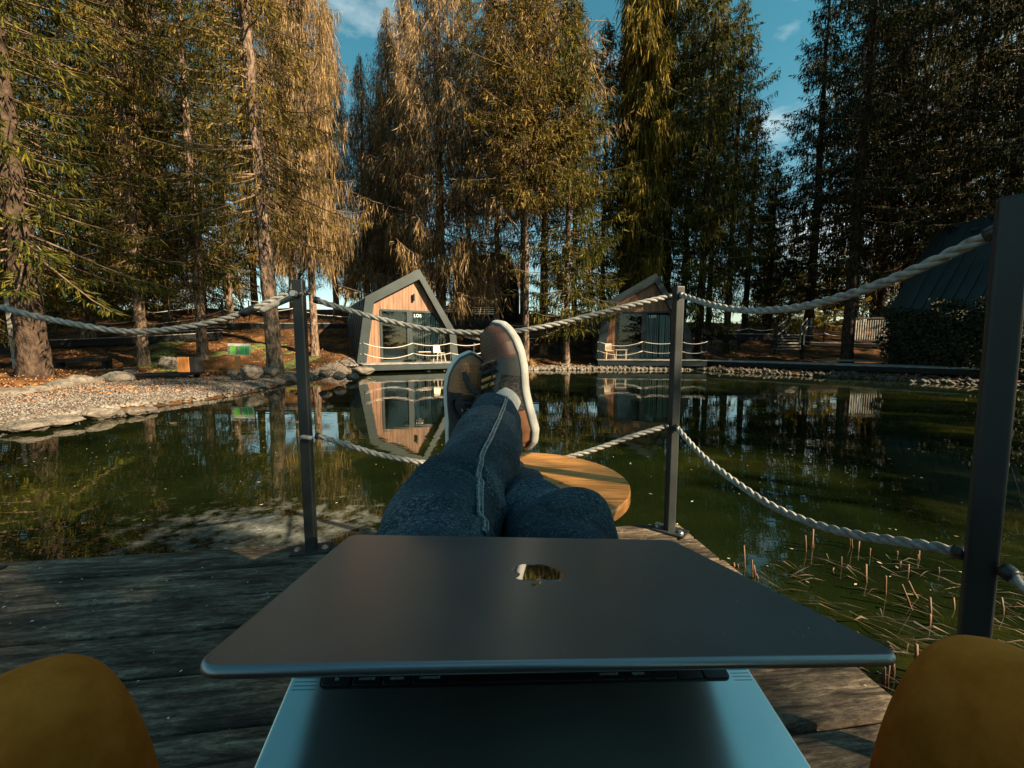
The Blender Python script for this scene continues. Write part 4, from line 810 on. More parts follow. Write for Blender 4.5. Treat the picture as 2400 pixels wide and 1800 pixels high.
# ================================================================== NEAR FIELD
DZ = .40
def wood_deck():
    m = bpy.data.materials.new('weathered_deck_wood'); m.use_nodes = True; nt = m.node_tree; L = nt.links; p = nt.nodes['Principled BSDF']; p.inputs['Roughness'].default_value = .75; p.inputs['Specular IOR Level'].default_value = .3
    t = nt.nodes.new('ShaderNodeTexCoord'); oi = nt.nodes.new('ShaderNodeObjectInfo'); va = nt.nodes.new('ShaderNodeVectorMath'); va.operation = 'ADD'
    cx_ = nt.nodes.new('ShaderNodeCombineXYZ'); mu = nt.nodes.new('ShaderNodeMath'); mu.operation = 'MULTIPLY'; mu.inputs[1].default_value = 37; L.new(oi.outputs['Random'], mu.inputs[0]); L.new(mu.outputs[0], cx_.inputs[0]); L.new(mu.outputs[0], cx_.inputs[2])
    L.new(t.outputs['Object'], va.inputs[0]); L.new(cx_.outputs[0], va.inputs[1])
    mp_ = nt.nodes.new('ShaderNodeMapping'); mp_.inputs['Scale'].default_value = (2.2, 17, 9); L.new(va.outputs[0], mp_.inputs[0])
    mp2 = nt.nodes.new('ShaderNodeMapping'); mp2.inputs['Scale'].default_value = (1.0, 2.6, 2); L.new(va.outputs[0], mp2.inputs[0])
    n1 = nt.nodes.new('ShaderNodeTexNoise'); n1.inputs['Scale'].default_value = 2.2; n1.inputs['Detail'].default_value = 9; n1.inputs['Roughness'].default_value = .75; n1.inputs['Distortion'].default_value = .6; L.new(mp_.outputs[0], n1.inputs['Vector'])
    n2 = nt.nodes.new('ShaderNodeTexNoise'); n2.inputs['Scale'].default_value = 2.5; n2.inputs['Detail'].default_value = 6; n2.inputs['Roughness'].default_value = .7; L.new(mp2.outputs[0], n2.inputs['Vector'])
    r1 = nt.nodes.new('ShaderNodeValToRGB'); e = r1.color_ramp.elements; e[0].position = .38; e[0].color = (.02, .016, .012, 1); e[1].position = .66; e[1].color = (.33, .30, .25, 1); q = e.new(.5); q.color = (.13, .11, .09, 1)
    r2 = nt.nodes.new('ShaderNodeValToRGB'); e = r2.color_ramp.elements; e[0].position = .35; e[0].color = (.22, .2, .18, 1); e[1].position = .65; e[1].color = (1.25, 1.15, 1.02, 1)
    L.new(n1.outputs[0], r1.inputs[0]); L.new(n2.outputs[0], r2.inputs[0])
    mx = nt.nodes.new('ShaderNodeMix'); mx.data_type = 'RGBA'; mx.blend_type = 'MULTIPLY'; mx.inputs[0].default_value = 1; L.new(r1.outputs[0], mx.inputs[6]); L.new(r2.outputs[0], mx.inputs[7])
    mp3 = nt.nodes.new('ShaderNodeMapping'); mp3.inputs['Scale'].default_value = (16, 60, 30); mp3.inputs['Rotation'].default_value = (0, 0, .12); L.new(va.outputs[0], mp3.inputs[0])
    n3 = nt.nodes.new('ShaderNodeTexNoise'); n3.inputs['Scale'].default_value = 2; n3.inputs['Detail'].default_value = 8; n3.inputs['Roughness'].default_value = .8; L.new(mp3.outputs[0], n3.inputs['Vector'])
    r3 = nt.nodes.new('ShaderNodeValToRGB'); e = r3.color_ramp.elements; e[0].position = .40; e[0].color = (.3, .28, .26, 1); e[1].position = .62; e[1].color = (1.5, 1.45, 1.35, 1); L.new(n3.outputs[0], r3.inputs[0])
    my = nt.nodes.new('ShaderNodeMix'); my.data_type = 'RGBA'; my.blend_type = 'MULTIPLY'; my.inputs[0].default_value = .85; L.new(mx.outputs[2], my.inputs[6]); L.new(r3.outputs[0], my.inputs[7]); L.new(my.outputs[2], p.inputs['Base Color'])
    b = nt.nodes.new('ShaderNodeBump'); b.inputs['Strength'].default_value = 1; b.inputs['Distance'].default_value = .006; hm = nt.nodes.new('ShaderNodeMath'); hm.operation = 'MULTIPLY_ADD'; hm.inputs[1].default_value = .5; L.new(n3.outputs[0], hm.inputs[0]); L.new(n1.outputs[0], hm.inputs[2]); L.new(hm.outputs[0], b.inputs['Height']); L.new(b.outputs[0], p.inputs['Normal'])
    return m
M['deck'] = wood_deck()
ang = math.radians(7.3); Uu = np.array([math.cos(ang), math.sin(ang), 0]); Vv = np.array([math.sin(ang), -math.cos(ang), 0]); C0 = np.array([.785, 1.862, DZ])
dk = thing('jetty_deck', 'weathered dark plank deck under the camera at the pond edge', 'deck', (C0[0], C0[1], DZ - .1))
PW = [.165, .178, .17, .172, .175, .165, .18, .17, .17, .17, .17, .17, .17, .17, .17, .17, .17]
v = 0; rr = random.Random(4)
for i, w in enumerate(PW):
    gap = .010 + .004 * rr.random(); ex = rr.uniform(-.006, .006); L = 4.6
    n = 60; xs = np.linspace(-L, ex, n); prof = [(0, -.045), (0, -.006), (.004, -.001), (.012, 0), (w - gap - .012, 0), (w - gap - .004, -.001), (w - gap, -.006), (w - gap, -.045)]
    g = np.random.default_rng(i); e0 = np.convolve(g.normal(size=n + 8), np.ones(9) / 9, 'valid')[:n] * .004; e1 = np.convolve(g.normal(size=n + 8), np.ones(9) / 9, 'valid')[:n] * .004
    V = np.zeros((n, len(prof), 3))
    for k, (a, z) in enumerate(prof):
        V[:, k, 0] = xs; V[:, k, 1] = -(a + (e0 if k < 4 else e1)); V[:, k, 2] = z
    me = gridmesh('plank', V, M['deck'], wrap=True, smooth=False)
    bm = bmesh.new(); bm.from_mesh(me); bmesh.ops.holes_fill(bm, edges=[e for e in bm.edges if e.is_boundary], sides=0); bmesh.ops.recalc_face_normals(bm, faces=bm.faces); bm.to_mesh(me); bm.free()
    p0 = C0 + Vv * v + [0, 0, rr.uniform(-.002, .002)]
    o = link('plank', me, dk, p0 - np.array(dk.location), (0, 0, ang)); v += w
for k, (a, b_) in enumerate([((-4.5, .03), (-.03, .03)), ((-.05, .06), (-.05, 2.6)), ((-1.6, .06), (-1.6, 2.6)), ((-3.2, .06), (-3.2, 2.6))]):
    pa, pb = C0 + Uu * a[0] + Vv * a[1], C0 + Uu * b_[0] + Vv * b_[1]; wpart('joist', MB().bar(pa + [0, 0, -.12], pb + [0, 0, -.12], .07, .13).mesh('joist', M['black_wood']), dk)
for a, b_ in [(-.1, .15), (-2.3, .15), (-4.3, .15), (-.1, 1.6)]:
    q = C0 + Uu * a + Vv * b_; wpart('pile', MB().box((q[0], q[1], -.15), (.12, .12, .8)).mesh('pile', M['black_wood']), dk)
# litter specks on the deck
g = np.random.default_rng(2); n = 330; aa = -g.random(n) * 2.8; bb = g.random(n) * 1.6; P = C0 + Uu * aa[:, None] + Vv * bb[:, None] + [0, 0, .004]; th = g.uniform(0, 6.28, n); s = g.uniform(.0018, .006, (n, 1)); u = np.stack([np.cos(th), np.sin(th), 0 * th], -1); w = np.stack([-np.sin(th), np.cos(th), 0 * th], -1)
M['speck'] = mat('pale_specks', (.3, .24, .16), (.75, .7, .58), 3, rough=.7, island=1, lo=0, hi=1)
V = np.stack([P - u * s, P - w * s * .5 + [0, 0, .001], P + u * s, P + w * s * .5 + [0, 0, .002]], 1).reshape(-1, 3)
tag(link('deck_specks', raw('deck_specks', V, np.arange(4 * n).reshape(-1, 4), M['speck'])), 'tiny pale seed husks scattered on the deck planks', 'seed husks', kind='stuff')
# ---- posts
M['post'] = mat('black_painted_steel', (.010, .014, .016), (.05, .062, .06), 3, (1, 1, .5), rough=.5, metal=.2, bump=.15, bscale=60, lo=.42, hi=.85, rvar=.12, dist=.002)
M['steel'] = mat('zinc_bolt', (.45, .44, .4), (.6, .58, .54), 40, rough=.35, metal=.9)
M['rope'] = mat('grey_white_rope', (.17, .17, .16), (.36, .355, .33), 60, rough=.85, bump=.6, bscale=200, dist=.0015, spec=.15)
M['rubber'] = mat('black_sleeve', (.012, .014, .016), rough=.4)
def rbox(w, h, r=.006, seg=4):
    out = []
    for cx_, cy_, a0 in ((w / 2 - r, w / 2 - r, 0), (-w / 2 + r, w / 2 - r, 90), (-w / 2 + r, -w / 2 + r, 180), (w / 2 - r, -w / 2 + r, 270)):
        for k in range(seg + 1): a = math.radians(a0 + 90 * k / seg); out.append((cx_ + r * math.cos(a), cy_ + r * math.sin(a)))
    return out
def post(x, y, label, H=1.09, w=.04, prot=ang, plate_rot=math.radians(38)):
    e = thing('rope_post', label, 'post', (x, y, DZ), 0, 'black steel rope posts on the deck')
    o = rbox(w, H); n = len(o); V = [(a, b_, .006) for a, b_ in o] + [(a, b_, H - .004) for a, b_ in o] + [(a * .93, b_ * .93, H) for a, b_ in o]
    Fc = [(i, (i + 1) % n, n + (i + 1) % n, n + i) for i in range(n)] + [(n + i, n + (i + 1) % n, 2 * n + (i + 1) % n, 2 * n + i) for i in range(n)] + [tuple(range(2 * n, 3 * n))]
    me = raw('shaft', V, Fc, M['post']); link('shaft', me, e, (0, 0, 0), (0, 0, prot))
    pl = link('base_plate', MB().box((0, 0, .004), (.15, .09, .008)).mesh('base_plate', M['post'], bevel=.002), e, (0, 0, 0), (0, 0, plate_rot))
    for sx in (-1, 1):
        hx = [(.009 * math.cos(k * math.pi / 3), .009 * math.sin(k * math.pi / 3)) for k in range(6)]
        b_ = MB().tube([(0, 0, 0), (0, 0, .002)], .013, 16).add([(a, c_, .002) for a, c_ in hx] + [(a, c_, .009) for a, c_ in hx], [(i, (i + 1) % 6, 6 + (i + 1) % 6, 6 + i) for i in range(6)] + [tuple(range(6, 12))])
        link('bolt', b_.mesh('bolt', M['steel']), pl, (sx * .052, -.005, .008))
    return e
PLf, PRt, PBg = np.array([-.825, 1.597]), np.array([.715, 1.772]), np.array([.872, .712]); POff, PNx = np.array([-1.99, 1.42]), np.array([.985, -.35])
lp = post(*PLf, 'black steel rope post on the left behind the laptop corner', plate_rot=math.radians(12))
post(*PRt, 'weathered steel rope post at the deck corner right of the round table', plate_rot=math.radians(-40))
bigp = post(*PBg, 'thick looking dark rope post nearest the camera at the right edge', prot=math.radians(-43), plate_rot=math.radians(-35))
bigp.rotation_euler = (0, -.02, 0)
post(*POff, 'rope post just outside the left frame edge with its base plate showing', plate_rot=math.radians(5))
post(*PNx, 'rope post beside the right chair arm outside the right frame edge')
lb = wpart('bolt', MB().tube([(PLf[0], PLf[1] - .028, DZ + 1.035), (PLf[0], PLf[1] - .05, DZ + 1.035)], .012, 6).tube([(PLf[0] + .02, PLf[1] - .03, DZ + 1.035), (PLf[0] + .03, PLf[1] - .03, DZ + 1.035)], .006, 8).mesh('bolt', M['steel']), lp)
# ---- twisted ropes
def rope(px, a, b, label, R=.011, pitch=.1, world=None, name='rope'):
    P = np.array([PL(x, y, a, b) for x, y in px]) if world is None else np.array(world)
    L = np.linalg.norm(np.diff(P, axis=0), axis=1).sum(); n = int(L / pitch * 16); C = smooth_curve(P, n); T_, A, B_ = frames(C); s = np.linspace(0, L, n)
    e = thing(name, label, 'rope', C[0], 0, 'twisted three strand ropes')
    for k in range(3):
        ph = 2 * np.pi * (s / pitch) + k * 2 * np.pi / 3; c = C + (A * np.cos(ph)[:, None] + B_ * np.sin(ph)[:, None]) * R * .5
        v, f = tube(c, R * .56, 10); wpart('strand', raw('strand', v, f, M['rope'], True), e)
    for sl in (slice(0, 4), slice(-4, None)): wpart('cuff', MB().tube(C[sl], R * 1.22, 12).mesh('cuff', M['rubber'], True), e)
    return e, C
e1, _ = rope([(-70, 700), (0, 719), (120, 749), (300, 777), (450, 764), (560, 737), (640, 703), (690, 684)], POff, PLf, 'white rope sagging from the left frame edge to the left post')
# splice strand, sleeve, thimble
sl = np.array([PL(x, y, POff, PLf) for x, y in [(566, 737), (580, 730), (594, 723), (602, 720)]]); wpart('sleeve', MB().tube(sl, .0145, 14).mesh('sleeve', M['rubber'], True), e1)
sp_ = np.array([PL(x, y, POff, PLf) + [0, -.004, .0] for x, y in [(612, 729), (640, 716), (668, 704), (692, 693)]]); wpart('splice', MB().tube(smooth_curve(sp_, 12), .012, 10).mesh('splice', M['rope'], True), e1)
th_ = np.linspace(0, 2 * np.pi, 25); c = PL(700, 688, POff, PLf); ud = np.array([.99, .12, 0])
wpart('thimble', MB().tube([c + ud * .024 * math.cos(t) + np.array([0, 0, .017 * math.sin(t)]) for t in th_], .006, 8, False).tube([c + ud * .02, c + ud * .045], .006, 8).mesh('thimble', M['rubber'], True), e1)
rope([(737, 702), (800, 722), (900, 750), (1000, 771), (1090, 779), (1200, 777), (1300, 760), (1400, 735), (1500, 710), (1572, 694)], PLf + [.02, 0], PRt, 'upper rope sagging between the two far posts behind the shoes')
rope([(740, 1021), (760, 1026), (830, 1048), (900, 1068), (1010, 1087), (1110, 1098), (1240, 1092), (1340, 1069), (1400, 1051), (1480, 1023), (1565, 998)], PLf + [.02, 0], PRt, 'lower rope crossing behind the knees between the two far posts')
kn = PL(732, 1022, PLf, PRt) + [0, -.03, 0]; wpart('rope_knot', MB().tube([kn + [-.032, 0, 0], kn + [-.02, 0, .003], kn + [.0, 0, 0], kn + [.012, 0, -.002]], .009, 10).mesh('rope_knot', M['rope'], True), lp)
rope([(1592, 690), (1660, 712), (1740, 727), (1850, 723), (1950, 702), (2050, 670), (2150, 630), (2250, 583), (2345, 538)], PRt, PBg, 'upper rope rising from the corner post to the near right post')
rope([(1584, 1000), (1640, 1062), (1700, 1112), (1800, 1180), (1900, 1225), (2000, 1252), (2100, 1268), (2200, 1284), (2266, 1299)], PRt, PBg, 'lower rope sagging from the corner post to the near right post')
def hang(a, b, sag, n=12):
    t = np.linspace(0, 1, n)[:, None]; a, b = np.array(a), np.array(b); return a + (b - a) * t - np.array([0, 0, 1]) * sag * 4 * t * (1 - t)
z_up = DZ + 1.03; z_lo = PL(2310, 1312, PBg - [0, .03], PNx)[2]
rope(None, None, None, 'short upper rope leaving the near right post out of frame', world=hang((PBg[0] + .005, PBg[1] - .035, z_up - .01), (PNx[0], PNx[1], z_up), .16))
rope(None, None, None, 'short lower rope leaving the near right post out of frame', world=hang((PBg[0] - .005, PBg[1] - .03, z_lo), (PNx[0], PNx[1], z_lo - .03), .13))
# ---- round table
c_ = .34; tcx, tcy, tr = .0724 * c_, 2.945 * c_, .781 * c_; tz = CAMZ - c_
def table_wood(name, k):
    m = bpy.data.materials.new(name); m.use_nodes = True; nt = m.node_tree; L = nt.links; p = nt.nodes['Principled BSDF']; p.inputs['Roughness'].default_value = .38
    t = nt.nodes.new('ShaderNodeTexCoord'); mp_ = nt.nodes.new('ShaderNodeMapping'); mp_.inputs['Rotation'].default_value = (0, 0, math.radians(38)); mp_.inputs['Scale'].default_value = (1.6, 9, 9) if k == 0 else (3, 3, 30); L.new(t.outputs['Object'], mp_.inputs[0])
    n = nt.nodes.new('ShaderNodeTexNoise'); n.inputs['Scale'].default_value = 3; n.inputs['Detail'].default_value = 7; n.inputs['Roughness'].default_value = .65; n.inputs['Distortion'].default_value = 1.2; L.new(mp_.outputs[0], n.inputs['Vector'])
    r = nt.nodes.new('ShaderNodeValToRGB'); e = r.color_ramp.elements; e[0].position = .3; e[0].color = (.24, .10, .03, 1); e[1].position = .68; e[1].color = (.72, .36, .12, 1); q = e.new(.48); q.color = (.55, .25, .075, 1)
    w = nt.nodes.new('ShaderNodeTexWave'); w.inputs['Scale'].default_value = 2.2; w.inputs['Distortion'].default_value = 7; w.inputs['Detail'].default_value = 3; w.bands_direction = 'Y'; L.new(mp_.outputs[0], w.inputs[0])
    mx = nt.nodes.new('ShaderNodeMix'); mx.data_type = 'FLOAT'; mx.inputs[0].default_value = .07; L.new(n.outputs[0], mx.inputs[2]); L.new(w.outputs['Fac'], mx.inputs[3]); L.new(mx.outputs[0], r.inputs[0]); L.new(r.outputs[0], p.inputs['Base Color']); return m
M['tablewood'], M['tableedge'] = table_wood('honey_oak_top', 0), table_wood('honey_oak_edge', 1)
te = thing('round_table', 'round honey coloured wooden table under the crossed feet', 'table', (tcx, tcy, DZ))
a = np.linspace(0, 2 * np.pi, 128, endpoint=False)
def ring(r, z): return np.stack([tcx + r * np.cos(a), tcy + r * np.sin(a), np.full(128, z)], -1)
tt = gridmesh('table_top', np.stack([ring(0.0001, tz), ring(tr * .5, tz), ring(tr - .002, tz)]), M['tablewood'], wrap=True); top_o = wpart('table_top', tt, te)
wpart('edge_band', gridmesh('edge_band', np.stack([ring(tr - .002, tz), ring(tr - .0005, tz - .0005), ring(tr, tz - .003), ring(tr, tz - .026), ring(tr - .002, tz - .028), ring(.001, tz - .028)]), M['tableedge'], wrap=True), te)
wpart('knot', MB().tube([D(1315, 1132, 1)*0 + G(1315, 1132, tz) + [0, 0, -.002], G(1315, 1132, tz) + [0, 0, .0004]], .006, 14).mesh('knot', mat('wood_knot', (.12, .05, .02), (.3, .14, .05), 90, rough=.5)), te)
wpart('pedestal', MB().tube([(tcx, tcy, tz - .03), (tcx, tcy, DZ + .02)], .022, 16).tube([(tcx, tcy, DZ + .001), (tcx, tcy, DZ + .016)], .17, 32).mesh('pedestal', M['post']), te)
# ================================================================== PERSON
def seg_tube(path, rad, n, m, fold):
    C = smooth_curve(path, n); r = np.interp(np.linspace(0, 1, n), np.r_[0, np.cumsum(np.linalg.norm(np.diff(np.array(path), axis=0), axis=1))] / np.linalg.norm(np.diff(np.array(path), axis=0), axis=1).sum(), rad)
    T_ = np.gradient(C, axis=0); T_ /= np.linalg.norm(T_, axis=1)[:, None]; A = np.cross(T_, [0, 0, 1.0]); A /= np.linalg.norm(A, axis=1)[:, None]; B_ = np.cross(A, T_)
    th = np.linspace(0, 2 * np.pi, m, endpoint=False); S, TH = np.meshgrid(np.linspace(0, 1, n), th, indexing='ij'); rr = r[:, None] + fold(S, TH)
    return C[:, None] + rr[..., None] * (np.cos(TH)[..., None] * A[:, None] + np.sin(TH)[..., None] * B_[:, None]), C, (A, B_, T_)
W = lambda x, y, z: (x, y, CAMZ + z)          # camera-relative heights
pathA = [W(-.08, -.16, -.42), W(-.082, .05, -.385), W(-.088, .25, -.335), W(-.098, .42, -.288), W(-.098, .53, -.262), W(-.088, .62, -.245), W(-.067, .70, -.224), W(-.052, .77, -.203), W(-.043, .84, -.182), W(-.042, .905, -.168)]
radA = [.08, .078, .074, .074, .075, .071, .067, .065, .061, .057]
pathB = [W(.08, -.16, -.42), W(.082, .05, -.385), W(.085, .25, -.345), W(.078, .42, -.30), W(.064, .52, -.288), W(.044, .62, -.284), W(.014, .72, -.284), W(-.016, .82, -.285), W(-.048, .90, -.286), W(-.075, .96, -.285)]
radB = [.08, .078, .074, .074, .070, .062, .056, .053, .051, .050]
def fold(seed, cen, grooves=()):
    g = np.random.default_rng(seed); K = []
    for c0, amp, num in cen:
        for _ in range(num): K.append((c0 + g.normal() * .05, amp * g.uniform(.5, 1.2), g.uniform(.008, .02), g.uniform(-.06, .06), g.uniform(0, 6.28), g.uniform(.9, 2.2)))
    def f(S, TH):
        o = .0012 * np.sin(S * 90 + 3 * np.sin(TH * 2 + seed)) * np.sin(TH * 1.0 + S * 20)
        for c, a_, w_, sk, t0, tw in K:
            ctr = c + sk * np.sin(TH - t0); ddd = np.angle(np.exp(1j * (TH - t0))); o = o + a_ * np.exp(-((S - ctr) / w_) ** 2) * np.exp(-(ddd / tw) ** 2) - .5 * a_ * np.exp(-((S - ctr - 1.6 * w_) / w_) ** 2) * np.exp(-(ddd / tw) ** 2)
        for c, a_, w_ in grooves: o = o + (-a_ * np.exp(-((S - c - .018 * np.cos(TH - np.pi / 2)) / w_) ** 2) + .7 * a_ * np.exp(-((S - c - 2.0 * w_ - .018 * np.cos(TH - np.pi / 2)) / (1.6 * w_)) ** 2)) * (.35 + .65 * np.clip(np.sin(TH) + .3, 0, 1))
        return o
    return f
# body (one continuous skinned figure inside the clothes)
def skin_body():
    P = [W(0, -.2, -.40), W(0, -.31, -.28), W(0, -.42, -.10), W(0, -.48, .04), W(0, -.46, .13), W(0, -.43, .22), W(0, -.43, .31)]; R = [(.13, .1), (.14, .10), (.15, .105), (.12, .08), (.055, .055), (.08, .088), (.07, .085)]
    E = [(i, i + 1) for i in range(6)]
    for pth, rd in ((pathA, radA), (pathB, radB)):
        prev = 0
        for k in range(0, len(pth)): P.append(pth[k]); q = rd[k] * (.84 if k < 6 else .66); R.append((q, q)); E.append((prev, len(P) - 1)); prev = len(P) - 1
        for a_, b_ in ((W(-.02, .965, -.14), W(-.03, .985, -.05)) if pth is pathA else (W(-.10, 1.0, -.24), W(-.11, 1.01, -.13)),):
            P.append(a_); R.append((.036, .036)); E.append((prev, len(P) - 1)); P.append(b_); R.append((.03, .03)); E.append((len(P) - 2, len(P) - 1))
    for s in (-1, 1):
        for k, (p_, r_) in enumerate([(W(.17 * s, -.46, .03), .06), (W(.235 * s, -.38, -.10), .05), (W(.27 * s, -.27, -.21), .042), (W(.19 * s, -.16, -.12), .036), (W(.115 * s, -.075, -.045), .026), (W(.092 * s, -.045, -.02), .026)]):
            P.append(p_); R.append((r_, r_)); E.append((3 if k == 0 else len(P) - 2, len(P) - 1))
        pal = len(P) - 1
        for j, (dx, dy, dz) in enumerate([(0, .012, .05), (.004, .014, .032), (.004, .014, .014), (.004, .012, -.004)]):
            a0 = np.array(W(.088 * s, -.04, -.02)); b0 = a0 + [s * dx, -.004, dz * .8]; c0_ = b0 + [-s * .006, .022, .004]; d0 = c0_ + [-s * .03, .004, .0]
            P.extend([tuple(b0), tuple(c0_), tuple(d0)]); R.extend([(.010, .010), (.009, .009), (.0075, .0075)]); E.extend([(pal, len(P) - 3), (len(P) - 3, len(P) - 2), (len(P) - 2, len(P) - 1)])
        P.extend([W(.075 * s, -.045, -.045), W(.052 * s, -.03, -.042), W(.035 * s, -.025, -.03)]); R.extend([(.013, .013), (.011, .011), (.009, .009)]); E.extend([(pal, len(P) - 3), (len(P) - 3, len(P) - 2), (len(P) - 2, len(P) - 1)])
    me = bpy.data.meshes.new('body'); me.from_pydata([tuple(float(c) for c in p) for p in P], E, []); me.materials.append(mat('skin', (.55, .32, .22), rough=.5)); o = bpy.data.objects.new('body', me); sc.collection.objects.link(o)
    sk = o.modifiers.new('skin', 'SKIN'); ss = o.modifiers.new('sub', 'SUBSURF'); ss.levels = ss.render_levels = 2
    for i, r in enumerate(R): me.skin_vertices[0].data[i].radius = r
    me.skin_vertices[0].data[0].use_root = True
    dg = bpy.context.evaluated_depsgraph_get(); m2 = bpy.data.meshes.new_from_object(o.evaluated_get(dg)); bpy.data.objects.remove(o); m2.polygons.foreach_set('use_smooth', np.ones(len(m2.polygons), dtype=bool)); return m2
per = thing('person', 'person in dark blue jeans and brown sneakers resting crossed feet on the table', 'person', W(0, -.2, -.45))
wpart('body', skin_body(), per)
def denim():
    m = bpy.data.materials.new('denim'); m.use_nodes = True; nt = m.node_tree; L = nt.links; p = nt.nodes['Principled BSDF']; p.inputs['Roughness'].default_value = .85; p.inputs['Specular IOR Level'].default_value = .2; p.inputs['Sheen Weight'].default_value = .0
    t = nt.nodes.new('ShaderNodeTexCoord'); n1 = nt.nodes.new('ShaderNodeTexNoise'); n1.inputs['Scale'].default_value = 480; n1.inputs['Detail'].default_value = 3; L.new(t.outputs['Object'], n1.inputs['Vector'])
    n2 = nt.nodes.new('ShaderNodeTexNoise'); n2.inputs['Scale'].default_value = 9; n2.inputs['Detail'].default_value = 6; L.new(t.outputs['Object'], n2.inputs['Vector'])
    mp_ = nt.nodes.new('ShaderNodeMapping'); mp_.inputs['Scale'].default_value = (150, 900, 150); mp_.inputs['Rotation'].default_value = (0, 0, .6); L.new(t.outputs['Object'], mp_.inputs[0]); n3 = nt.nodes.new('ShaderNodeTexNoise'); n3.inputs['Scale'].default_value = 1; n3.inputs['Detail'].default_value = 2; L.new(mp_.outputs[0], n3.inputs['Vector'])
    ad = nt.nodes.new('ShaderNodeMix'); ad.data_type = 'FLOAT'; ad.inputs[0].default_value = .5; L.new(n1.outputs[0], ad.inputs[2]); L.new(n3.outputs[0], ad.inputs[3])
    ad2 = nt.nodes.new('ShaderNodeMix'); ad2.data_type = 'FLOAT'; ad2.inputs[0].default_value = .3; L.new(ad.outputs[0], ad2.inputs[2]); L.new(n2.outputs[0], ad2.inputs[3])
    r = nt.nodes.new('ShaderNodeValToRGB'); e = r.color_ramp.elements; e[0].position = .38; e[0].color = (.010, .018, .025, 1); e[1].position = .66; e[1].color = (.21, .26, .29, 1); q = e.new(.52); q.color = (.036, .058, .075, 1)
    L.new(ad2.outputs[0], r.inputs[0]); L.new(r.outputs[0], p.inputs['Base Color']); b = nt.nodes.new('ShaderNodeBump'); b.inputs['Strength'].default_value = .5; b.inputs['Distance'].default_value = .0012; L.new(ad.outputs[0], b.inputs['Height']); L.new(b.outputs[0], p.inputs['Normal']); return m
M['denim'] = denim(); M['thread'] = mat('pale_thread', (.5, .42, .33), rough=.8); M['denim_pale'] = mat('denim_worn', (.02, .05, .07), (.17, .22, .25), 160, rough=.9, lo=.4, hi=.62)
fA = fold(11, [(.40, .012, 3), (.47, .013, 5), (.56, .012, 5), (.66, .010, 5), (.78, .009, 6), (.9, .010, 7), (.97, .008, 4)], [(.585, .010, .010), (.70, .006, .008), (.93, .005, .007)]); fB = fold(5, [(.42, .012, 3), (.50, .013, 5), (.58, .011, 5), (.7, .009, 5), (.82, .008, 4)], [(.575, .010, .010), (.68, .005, .008)])
jn = []
for pth, rd, f in ((pathA, radA, fA), (pathB, radB, fB)):
    V, C, fr_ = seg_tube(pth, rd, 330, 120, f); jn.append((V, C, fr_))
mA, mB_ = [gridmesh('jeans', j[0], None, wrap=True) for j in jn]
bm = bmesh.new(); bm.from_mesh(mA); bm.from_mesh(mB_)
# pelvis of the trousers
pv, pf = tube([W(0, -.12, -.38), W(0, -.2, -.38), W(0, -.3, -.33), W(0, -.36, -.27)], [.12, .17, .17, .165], 28); o_ = [bm.verts.new(tuple(float(c) * (1.0 if k != 0 else 1.15) for k, c in enumerate(v))) for v in pv]; [bm.faces.new([o_[i] for i in f]) for f in pf]
me = bpy.data.meshes.new('jeans'); bm.to_mesh(me); bm.free(); me.materials.append(M['denim']); me.polygons.foreach_set('use_smooth', np.ones(len(me.polygons), dtype=bool)); jo = wpart('jeans', me, per)
# hem and seam of the upper leg
V, C, (A_, B2, T_) = jn[0]
hemv = C[-8:][:, None] + (V[-8:] - C[-8:][:, None]) * np.array([1.0, 1.02, 1.025, 1.025, 1.025, 1.025, 1.02, .93])[:, None, None]
link_h = wpart('hem', gridmesh('hem', hemv, M['denim'], wrap=True), jo)
PXV = project(V.reshape(-1, 3)).reshape(V.shape[:2] + (2,)); out = V - C[:, None]; view = O - V; facing = (out * view).sum(-1) > 0
def snap(px): d = ((PXV - np.array(px)) ** 2).sum(-1) + np.where(facing, 0, 1e9); i, j = np.unravel_index(np.argmin(d), d.shape); return i, j
seam_px = [(1184, 940), (1172, 965), (1154, 1005), (1140, 1052), (1125, 1106), (1121, 1150), (1127, 1200), (1124, 1245)]
IJ = np.array([snap(p) for p in seam_px], float); IJ[:, 1] = np.polyval(np.polyfit(IJ[:, 0], IJ[:, 1], 2), IJ[:, 0])
Q = np.linspace(0, 1, 260); kk = np.linspace(0, 1, len(IJ)); si, sj = np.interp(Q, kk, IJ[:, 0]), np.interp(Q, kk, IJ[:, 1])
rad_ = np.linalg.norm(V - C[:, None], axis=-1); pad = np.pad(rad_, ((8, 8), (0, 0)), 'edge'); mxr = np.max([pad[k:k + len(rad_)] for k in range(17)], 0); pad = np.pad(mxr, ((8, 8), (0, 0)), 'edge'); sm_ = np.mean([pad[k:k + len(rad_)] for k in range(17)], 0)
Vs = C[:, None] + (V - C[:, None]) / rad_[..., None] * np.maximum(rad_, .35 * rad_ + .65 * sm_)[..., None]
def surf(i, j, off):
    i0 = np.clip(i.astype(int), 0, V.shape[0] - 2); j0 = j.astype(int) % 120; fi, fj = (i - i0)[:, None], (j - j.astype(int))[:, None]; j1 = (j0 + 1) % 120
    P = Vs[i0, j0] * (1 - fi) * (1 - fj) + Vs[i0 + 1, j0] * fi * (1 - fj) + Vs[i0, j1] * (1 - fi) * fj + Vs[i0 + 1, j1] * fi * fj; c = C[i0]; d = P - c; return P + d / np.linalg.norm(d, axis=1)[:, None] * np.broadcast_to(off, (len(P),))[:, None]
st_ = []
for oj, of in ((-1.15, -.001), (-.95, .0009), (-.2, .0016), (.5, .0015), (.95, .0008), (1.15, -.001)): st_.append(surf(si, sj + oj, of + .0004 * np.sin(Q * 260)))
wpart('seam', gridmesh('seam', np.array(st_).transpose(1, 0, 2), M['denim_pale']), jo)
sv, sf = MB(), None
